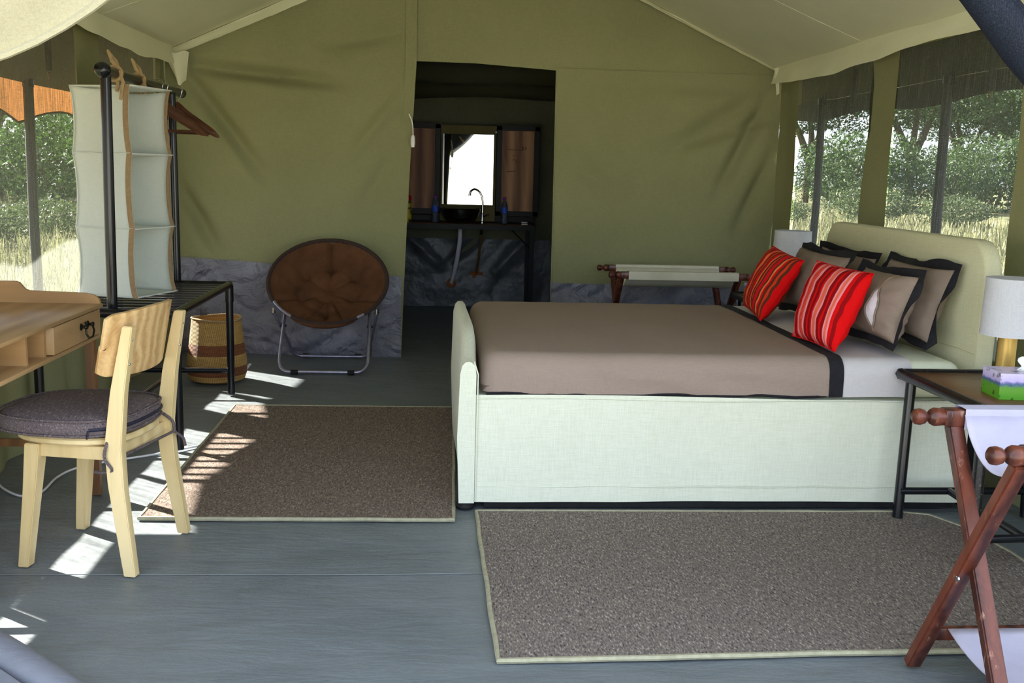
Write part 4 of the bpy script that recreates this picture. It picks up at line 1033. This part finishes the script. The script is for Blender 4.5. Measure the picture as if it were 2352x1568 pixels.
dk.part('brace', bar(B(), (dx0+.03, dy0+.05, .04), (dx0+.03, dy1-.08, .26), .018, .022), 'desk_leg', world=True)
dk.part('brace', bar(B(), (dx0+.05, dy0+.05, .26), (dx0+.05, dy1-.08, .04), .018, .022), 'desk_leg', world=True)

# ================================================================== DINING CHAIR (faces the desk)
ch = Thing('desk_chair', 'pale wooden chair with bent plywood backrest in front of desk', 'chair', (-1.15, 3.44, 0), R(79.9))
def prism(bm, secs):
    rings = [[bm.verts.new(p) for p in s] for s in secs]
    for a, b in zip(rings[:-1], rings[1:]):
        for k in range(len(a)): bm.faces.new((a[k], a[(k+1) % len(a)], b[(k+1) % len(b)], b[k]))
    bm.faces.new(list(reversed(rings[0]))); bm.faces.new(rings[-1])
    bmesh.ops.bevel(bm, geom=[e for e in bm.edges], offset=.003, segments=2, affect='EDGES'); return bm
def sq(x, y, z, w, d): return [(x-w/2, y-d/2, z), (x+w/2, y-d/2, z), (x+w/2, y+d/2, z), (x-w/2, y+d/2, z)]
for s in (-1, 1):
    ch.part('rear_leg', prism(B(), [sq(s*.205, -.192, 0, .034, .040), sq(s*.190, -.150, .30, .036, .054), sq(s*.186, -.142, .43, .036, .058), sq(s*.188, -.166, .62, .034, .048), sq(s*.188, -.208, .835, .032, .034)]), 'birch')
    ch.part('front_leg', prism(B(), [sq(s*.182, .192, 0, .040, .036), sq(s*.168, .160, .28, .048, .046), sq(s*.160, .145, .428, .058, .052)]), 'birch')
    ch.part('side_apron', bar(B(), (s*.172, -.13, .405), (s*.162, .14, .405), .020, .045, (0, 0, 1), .002), 'birch')
    ch.part('screw', lathe(B(), [(0, 0), (.005, 0), (.004, .002), (0, .002)], (s*.188, -.2165, .79), 10, (0, -1, -.1)), 'chrome')
    ch.part('screw', lathe(B(), [(0, 0), (.005, 0), (.004, .002), (0, .002)], (s*.188, -.204, .71), 10, (0, -1, -.1)), 'chrome')
ch.part('front_apron', bar(B(), (-.15, .15, .405), (.15, .15, .405), .020, .045, (0, 0, 1), .002), 'birch')
ch.part('rear_apron', bar(B(), (-.175, -.135, .405), (.175, -.135, .405), .020, .05, (0, 0, 1), .002), 'birch')
def dshape(w, yb_, yf, n=40):
    pts = []
    for k in range(n):
        a = 2*math.pi*k/n; x = math.copysign(abs(math.cos(a))**.62, math.cos(a))*w; y = math.copysign(abs(math.sin(a))**.72, math.sin(a))
        pts.append((x*(1-.10*max(0, -y)), (yf if y > 0 else -yb_)*y)); 
    return pts
def slab(pts, z0_, z1_, r=.006):
    bm = B(); rings = []; c = (sum(p[0] for p in pts)/len(pts), sum(p[1] for p in pts)/len(pts))
    def sc(k): return [(c[0]+(p[0]-c[0])*k, c[1]+(p[1]-c[1])*k) for p in pts]
    for k, z in ((1-r*5, z0_), (1, z0_+r), (1, z1_-r), (1-r*5, z1_)): rings.append([bm.verts.new((*p, z)) for p in sc(k)])
    for a, b in zip(rings[:-1], rings[1:]):
        for k in range(len(a)): bm.faces.new((a[k], a[(k+1) % len(a)], b[(k+1) % len(b)], b[k]))
    bm.faces.new(list(reversed(rings[0]))); bm.faces.new(rings[-1]); return bm
ch.part('seat', slab(dshape(.205, -.165, .25), .432, .456), 'birch')
def backrest(th):
    def f(u, v):
        x = (2*u-1)*.228; zc = .672+v*.198; curve = .060*(abs(x)/.228)**2.4
        corner_cut = .012*max(0, (abs(x)-.208)/.02)
        return Vector((x, -.199-.040*(v-.3)+curve+th, zc+(corner_cut if v < .5 else -corner_cut)+(-.014 if v < .5 else .012)*math.sin(math.pi*u)*(1 if v in (0, 1) else abs(2*v-1))))
    return f
o = ch.part('backrest', grid(36, 14, backrest(.017)), 'birch_panel', recalc=False); solid(o, .014, 0)
mb = o.modifiers.new('edge', 'BEVEL'); mb.width = .003; mb.segments = 2; mb.limit_method = 'ANGLE'

cu = Thing('seat_cushion', 'round brown tweed seat pad tied to the wooden chair', 'cushion', (-1.15, 3.44, .458), R(79.9))
def pad_mesh(pts, h):
    bm = B(); rings = []; n = len(pts); c = (0, .03)
    for k, z in ((.90, .004), (.985, .010), (1.0, .02), (1.005, h*.5), (1.0, h-.014), (.97, h-.004), (.88, h+.006), (.6, h+.014), (.3, h+.017), (.02, h+.018)):
        rings.append([bm.verts.new((c[0]+(p[0]-c[0])*k, c[1]+(p[1]-c[1])*k, z+.004*N(p[0]*6*k, p[1]*6*k, z*9))) for p in pts])
    for a, b in zip(rings[:-1], rings[1:]):
        for k in range(n): bm.faces.new((a[k], a[(k+1) % n], b[(k+1) % n], b[k]))
    bm.faces.new(list(reversed(rings[0]))); bm.faces.new(rings[-1]); return bm
dp = dshape(.232, -.165, .315)
pd = cu.part('pad', pad_mesh(dp, .064), 'cushion', smooth=60)
for zz in (.012, .062): cu.part('piping', tube(B(), [(x*1.005, y*1.005, zz) for x, y in dp], .004, 6, True), 'cushion', pd)
seg = [p for p in dp if p[1] < -.06]; seg.sort(key=lambda p: p[0])
zp = cu.part('zip', tube(B(), [(x*1.01, y*1.01, .034) for x, y in seg], .006, 6), 'zip', label='navy zip along the back')
cu.part('zip_pull', bar(B(), (seg[0][0]-.004, seg[0][1]+.0, .032), (seg[0][0]-.008, seg[0][1]+.004, .005), .008, .004), 'zip', zp)
cu.part('tie_strap', tube(B(), smooth_pts([(-.172, -.12, .012), (-.212, -.125, -.02), (-.214, -.12, -.06), (-.205, -.14, -.10), (-.19, -.10, -.115), (-.17, -.06, -.12)], 4), .0055, 6), 'cushion')
cu.part('tie_strap', tube(B(), smooth_pts([(.172, -.12, .012), (.16, -.178, -.02), (.165, -.185, -.06), (.18, -.19, -.075), (.20, -.20, -.095), (.205, -.205, -.125)], 4), .0055, 6), 'cushion')
cu.part('tie_strap', tube(B(), [(-.20, -.155, -.062), (0, -.158, -.068), (.165, -.185, -.06)], .005, 6), 'cushion')

# cable on the floor
t = Thing('power_cable', 'thin white cable snaking over the floor under the desk', 'cable', (-1.6, 4.2, 0))
t.part('cord', tube(B(), smooth_pts([(-1.86, 4.22, .006), (-1.78, 4.10, .006), (-1.667, 4.002, .006), (-1.61, 4.05, .006), (-1.62, 4.25, .006), (-1.59, 4.38, .006), (-1.50, 4.48, .006), (-1.3, 4.617, .006), (-1.10, 4.80, .006)]), .0048, 6), 'cable', world=True)

# ================================================================== BATHROOM THINGS
ws = Thing('washstand', 'black steel washstand with dark counter seen through the doorway', 'washstand', (.25, 9.7, 0))
wx0, wx1, wy0, wy1, wz = -.48, .915, 9.50, 9.93, .845
ws.part('counter', bx(wx0, wx1, wy0+.02, wy1, wz-.02, wz+.008, .004), 'ns_wood', world=True)
for a, b in (((wx0, wy0), (wx1, wy0)), ((wx1, wy0), (wx1, wy1)), ((wx0, wy1), (wx1, wy1)), ((wx0, wy0), (wx0, wy1))):
    ws.part('rail', bar(B(), (*a, wz-.018), (*b, wz-.018), .04, .045, (0, 0, 1), .004), 'frame_black', world=True)
for x, y in ((wx0, wy0), (wx1-.02, wy0), (wx0, wy1), (wx1-.02, wy1)):
    ws.part('leg', bar(B(), (x, y, wz-.03), (x-.0, y, .002), .045, .045, (0, 1, 0), .003), 'frame_black', world=True)
ws.part('splashback_rail', bar(B(), (wx0, wy1-.05, wz+.045), (wx1+.03, wy1-.05, wz+.045), .02, .05), 'frame_black', world=True)
for s, (xa, xb) in ((-1, (wx0+.02, wx0+.2)), (1, (wx1-.02, wx1-.22))): ws.part('brace', tube(B(), [(xa, wy0+.02, .62), (xb, wy0+.02, .81)], .008, 6), 'frame_black', world=True)
def framed(lab, x0, x1, z0, z1, y, marks):
    t = Thing('framed_panel', lab, 'wood panel', ((x0+x1)/2, y, z0))
    for (a, b) in (((x0+.025, z0), (x0+.025, z1)), ((x1-.025, z0), (x1-.025, z1)), ((x0, z1-.02), (x1, z1-.02)), ((x0, z0+.03), (x1, z0+.03))):
        t.part('frame_bar', bar(B(), (a[0], y, a[1]), (b[0], y, b[1]), .05, .04, (0, 1, 0), .004), 'frame_black', world=True)
    bd = t.part('board', bx(x0+.03, x1-.03, y+.005, y+.02, z0+.03, z1-.03), 'panel_light' if marks else 'panel_wood', world=True)
    if marks:
        yy = y+.003; sx = x0+.05
        st_ = [[(sx+.055, yy, z1-.205), (sx+.055, yy, z1-.222), (sx+.20, yy, z1-.225)], [(sx+.195, yy, z1-.19), (sx+.20, yy, z1-.225)], [(sx+.208, yy, z1-.195), (sx+.212, yy, z1-.22)],
               [(sx+.225, yy, z1-.19), (sx+.236, yy, z1-.205), (sx+.222, yy, z1-.22)], [(sx+.105, yy, z1-.275), (sx+.118, yy, z1-.285)],
               [(sx+.10, yy, z1-.322), (sx+.125, yy, z1-.316), (sx+.138, yy, z1-.33), (sx+.143, yy, z1-.352)], [(sx+.05, yy, z1-.432), (sx+.128, yy, z1-.428), (sx+.13, yy, z1-.412)]]
        t.part('marker_line', text_strokes(B(), st_, .0022), 'mark', bd, world=True)
framed('dark wood panel in black frame, left of the mirror', -.40, .012, .93, 1.785, 9.74, False)
framed('lighter plywood panel with marker lines in black frame, right of mirror', .555, .965, .92, 1.785, 9.74, True)
t = Thing('mirror', 'frameless mirror above the steel basin reflecting bright daylight', 'mirror', (.285, 9.72, 1.03), R(-3.9))
t.part('glass', bx(-.238, .238, -.004, .004, 0, .665), 'mirror')
t.part('bevel_edge', bx(-.25, -.236, -.005, .006, .0, .665), 'chrome'); t.part('backing', bx(-.245, .245, .006, .014, -.01, .675), 'khaki_board')
t.part('clip', lathe(B(), [(0, 0), (.009, 0), (.009, .006), (0, .008)], (.26, -.006, .69), 10, (0, -1, 0)), 'white_plastic')
t = Thing('mirror_board', 'khaki board mounted behind the mirror', 'board', (.28, 9.78, .9)); t.part('panel', bx(.02, .55, 9.775, 9.79, .87, 1.78), 'khaki_board', world=True)
t.part('crossbar', bar(B(), (.0, 9.80, 1.75), (.56, 9.80, 1.75), .02, .03), 'frame_black', world=True)
t = Thing('basin', 'dark steel bowl basin on the washstand counter', 'basin', (.215, 9.66, wz+.008))
t.part('bowl', lathe(B(), [(0, .001), (.09, .001), (.13, .012), (.165, .05), (.185, .10), (.195, .135), (.20, .138), (.197, .142), (.188, .138), (.178, .10), (.158, .055), (.12, .022), (0, .014)], seg=40), 'steel_basin')
t.part('drain', lathe(B(), [(0, .0145), (.02, .0145), (.02, .017), (0, .018)]), 'chrome')
t = Thing('tap', 'tall swan-neck metal tap beside the basin', 'tap', (.425, 9.70, wz+.008))
t.part('base', lathe(B(), [(0, 0), (.024, 0), (.024, .012), (.014, .02), (.014, .09), (.011, .1), (0, .1)]), 'chrome')
t.part('spout', tube(B(), smooth_pts([(0, 0, .09), (.003, 0, .18), (-.005, 0, .25), (-.035, 0, .305), (-.08, -.01, .325), (-.115, -.02, .305), (-.125, -.022, .275)], 6), .0105, 10), 'chrome')
t.part('nozzle', lathe(B(), [(0, 0), (.013, 0), (.013, .02), (0, .02)], (-.125, -.022, .262), 12), 'chrome')
t.part('lever', tube(B(), [(.012, 0, .06), (.06, -.02, .085), (.075, -.022, .088)], .007, 8), 'chrome')
def bottle(lab, x, y):
    t = Thing('water_bottle', lab, 'bottle', (x, y, wz+.008), group='water bottles on the washstand')
    t.part('body', lathe(B(), [(0, .002), (.028, .002), (.032, .01), (.032, .06), (.029, .075), (.032, .09), (.032, .165), (.028, .19), (.014, .215), (.012, .235), (0, .235)], seg=20), 'bottle')
    t.part('label_band', lathe(B(), [(.0325, .105), (.033, .105), (.033, .16), (.0325, .16)], seg=20), 'blue_label')
    t.part('cap', lathe(B(), [(0, .232), (.0145, .232), (.0145, .252), (.012, .255), (0, .255)], seg=16), 'purple_cap')
bottle('water bottle with blue label left of the basin', -.03, 9.66); bottle('water bottle with blue label right of the tap', .635, 9.66)
t = Thing('spray_can', 'yellow spray can with red cap at the door edge', 'spray can', (-.285, 9.64, wz+.008))
t.part('can', lathe(B(), [(0, .001), (.031, .001), (.033, .006), (.033, .19), (.028, .205), (0, .207)], seg=20), 'can')
t.part('cap', lathe(B(), [(0, .203), (.030, .203), (.030, .235), (.022, .255), (.012, .258), (0, .258)], seg=20), 'red_cap')
tag(to_obj('soap_pack', bx(.80, .86, 9.60, 9.64, wz+.008, wz+.038, .003), 'soap'), 'small striped soap pack at the right end of the washstand', 'soap')
t = Thing('drain_hose', 'white ribbed drain hose under the basin', 'hose', (.14, 9.95, .25))
t.part('hose', tube(B(), smooth_pts([(.215, 9.70, .83), (.21, 9.74, .65), (.175, 9.85, .4), (.14, 9.99, .24)], 6), .022, 12), 'hose', world=True)
t.part('collar', lathe(B(), [(.02, 0), (.05, 0), (.045, .006), (.02, .008)], (.14, 9.985, .235), 9, (.1, -1, .4)), 'rust', world=True)
t = Thing('supply_pipe', 'thin brown supply pipe under the tap', 'pipe', (.4, 9.95, .33))
t.part('pipe', tube(B(), [(.425, 9.70, .84), (.42, 9.75, .7), (.405, 9.86, .5), (.39, 9.98, .345)], .0115, 8), 'copper', world=True)
t.part('sleeve', tube(B(), [(.425, 9.70, .83), (.421, 9.735, .745)], .016, 10), 'rubber', world=True)
t.part('patch', box(B(), (.39, 9.995, .335), (.13, .006, .03)), 'rust', world=True); t.part('patch', box(B(), (.385, 9.994, .335), (.03, .006, .1), Euler((0, .5, 0))), 'rust', world=True)

# pull switch at the door flap
t = Thing('pull_switch', 'small white pull switch on a cord at the doorway', 'switch', (-.19, 7.22, 1.50))
t.part('cord', tube(B(), smooth_pts([(-.215, 7.22, 1.735), (-.195, 7.215, 1.69), (-.186, 7.215, 1.64), (-.185, 7.215, 1.585)], 5), .004, 6), 'white_plastic', world=True)
t.part('grip', lathe(B(), [(0, 1.505), (.012, 1.505), (.0165, 1.53), (.0155, 1.57), (.009, 1.588), (0, 1.588)], (-.185, 7.215, 0), 12), 'white_plastic', world=True)

# ================================================================== OUTSIDE: trees, bushes, grass
def leaves(n, rx_, ry_, rz_, size, seed, shell=.45):
    rnd = random.Random(seed); bm = B()
    for _ in range(n):
        while True:
            p = Vector((rnd.uniform(-1, 1), rnd.uniform(-1, 1), rnd.uniform(-1, 1)))
            if shell < p.length < 1: break
        q = Vector((p.x*rx_, p.y*ry_, p.z*rz_)); q *= .75+.5*max(0, noise.noise(p*2.2+Vector((seed, 0, 0)))+.3)
        e = Euler((rnd.uniform(0, 6.3), rnd.uniform(0, 6.3), rnd.uniform(0, 6.3))).to_matrix(); s = size*rnd.uniform(.6, 1.3)
        bm.faces.new([bm.verts.new(q+e @ Vector(c)) for c in ((-s*.35, 0, 0), (0, -s*.0+s*.9, s*.08), (s*.35, 0, 0), (0, -s*.8, 0))])
    return bm
proto = {}
def plant(name, lab, cat, kind, x, y, sc, rz, grp):
    key = kind
    if key not in proto:
        if kind == 'bush': pr = (leaves(7000, 1.5, 1.5, .95, .06, 3), .95, 'leaf', [[(0, 0, -.05), (.1, .1, .5), (.3, .2, 1.1)], [(0, 0, -.05), (-.2, .1, .6), (-.5, -.1, 1.2)]], .05)
        elif kind == 'greybush': pr = (leaves(3200, 1.7, 1.3, .7, .075, 11), .65, 'leaf2', [[(0, 0, -.05), (.1, -.1, .4), (.4, .2, .8)], [(0, 0, -.05), (-.3, .1, .5), (-.6, .2, .8)]], .04)
        elif kind == 'tree': pr = (leaves(13000, 3.0, 2.8, 1.3, .075, 21, .3), 3.6, 'leaf', [[(0, 0, -.1), (.1, 0, 1.3), (.5, .2, 2.6), (1.2, .3, 3.5)], [(.1, 0, 1.3), (-.5, .3, 2.6), (-1.3, .2, 3.6)], [(.1, 0, 1.4), (.1, -.6, 2.6), (0, -1.2, 3.5)]], .13)
        else: pr = (leaves(260, .7, .7, .8, .07, 31, .2), 2.2, 'leaf2', [[(0, 0, -.1), (.03, 0, 1.0), (-.05, 0, 2.0), (.05, .02, 3.0)], [(.02, 0, .9), (.4, .1, 1.8), (.6, .1, 2.5)], [(.02, 0, 1.2), (-.35, -.1, 1.9), (-.5, 0, 2.6)]], .03)
        t = Thing(name, lab, cat, (x, y, -.06), rz, grp); bm, zc, lm, br, rad = pr
        bm.transform(Matrix.Translation((0, 0, zc)))
        t.part('foliage', bm, lm, smooth=0, kind='stuff', recalc=False)
        for k, b_ in enumerate(br): t.part('trunk' if k == 0 else 'branch', tube(B(), smooth_pts(b_, 4), [rad*(1-.6*i/(4*(len(b_)-1))) for i in range(4*(len(b_)-1)+1)], 7), 'bark')
        o = t.o; proto[key] = o
    else:
        o = copy_tree(proto[key]); o.location = (x, y, -.06); o.rotation_euler = (0, 0, rz)
    o.name = name; tag(o, lab, cat, grp); o.scale = (sc, sc, sc); return o
rp = random.Random(12)
def spread(n, kind, name, lab, k0, k1, d0, d1, s0, s1, grp):
    for i in range(n):
        k = k0+(k1-k0)*(i+.5+rp.uniform(-.3, .3))/n; d = rp.uniform(d0, d1) if i % 2 else rp.uniform(d0, (d0+d1)/2)
        plant(name, lab, name, kind, k*d, d, rp.uniform(s0, s1), rp.uniform(0, 6), grp)
for side, w, tr, bu, sh in (('headboard screens', (.28, .74), (52, 74, 1.6, 2.3), (46, 60, 1.6, 2.4), (26, 40, .6, 1.1)), ('desk-side screen', (-.50, -.25), (40, 56, 1.4, 2.0), (26, 36, 1.3, 1.9), (14, 22, .5, .8))):
    n = (6, 7, 4) if w[0] > 0 else (4, 5, 3)
    spread(n[0], 'tree', 'tree', 'tall spreading tree in the blurred treeline seen through the '+side, *w, *tr, 'trees seen through the '+side)
    spread(n[1], 'bush', 'bush', 'dark green bush below the treeline seen through the '+side, *w, *bu, 'bushes seen through the '+side)
    spread(n[2], 'greybush', 'shrub', 'low grey-green shrub in the grass seen through the '+side, *w, *sh, 'shrubs seen through the '+side)
plant('sapling', 'thin bare sapling reflected in the bathroom mirror', 'tree', 'sapling', -1.9, -4.5, .8, .5, 'saplings in front of the tent')
bm = B(); rnd = random.Random(5)
for _ in range(26000):
    sd = rnd.choice((-1, 1)); d = 1.4+15*rnd.random()**1.5; x = (XR+d) if sd > 0 else (XL-d); y = abs(x)*rnd.uniform(1.2, 3.6)
    h = rnd.uniform(.12, .38); a = rnd.uniform(0, 6.28); w = .008+.002*d; dx, dy = math.cos(a)*w, math.sin(a)*w; lx, ly = rnd.uniform(-.12, .12), rnd.uniform(-.12, .12)
    bm.faces.new([bm.verts.new(p) for p in ((x-dx, y-dy, -.08), (x+dx, y+dy, -.08), (x+lx, y+ly, h-.06))])
gr = to_obj('grass', bm, 'grass', None, 0, False); tag(gr, 'dry tufted grass around the tent', 'grass', None, 'stuff')
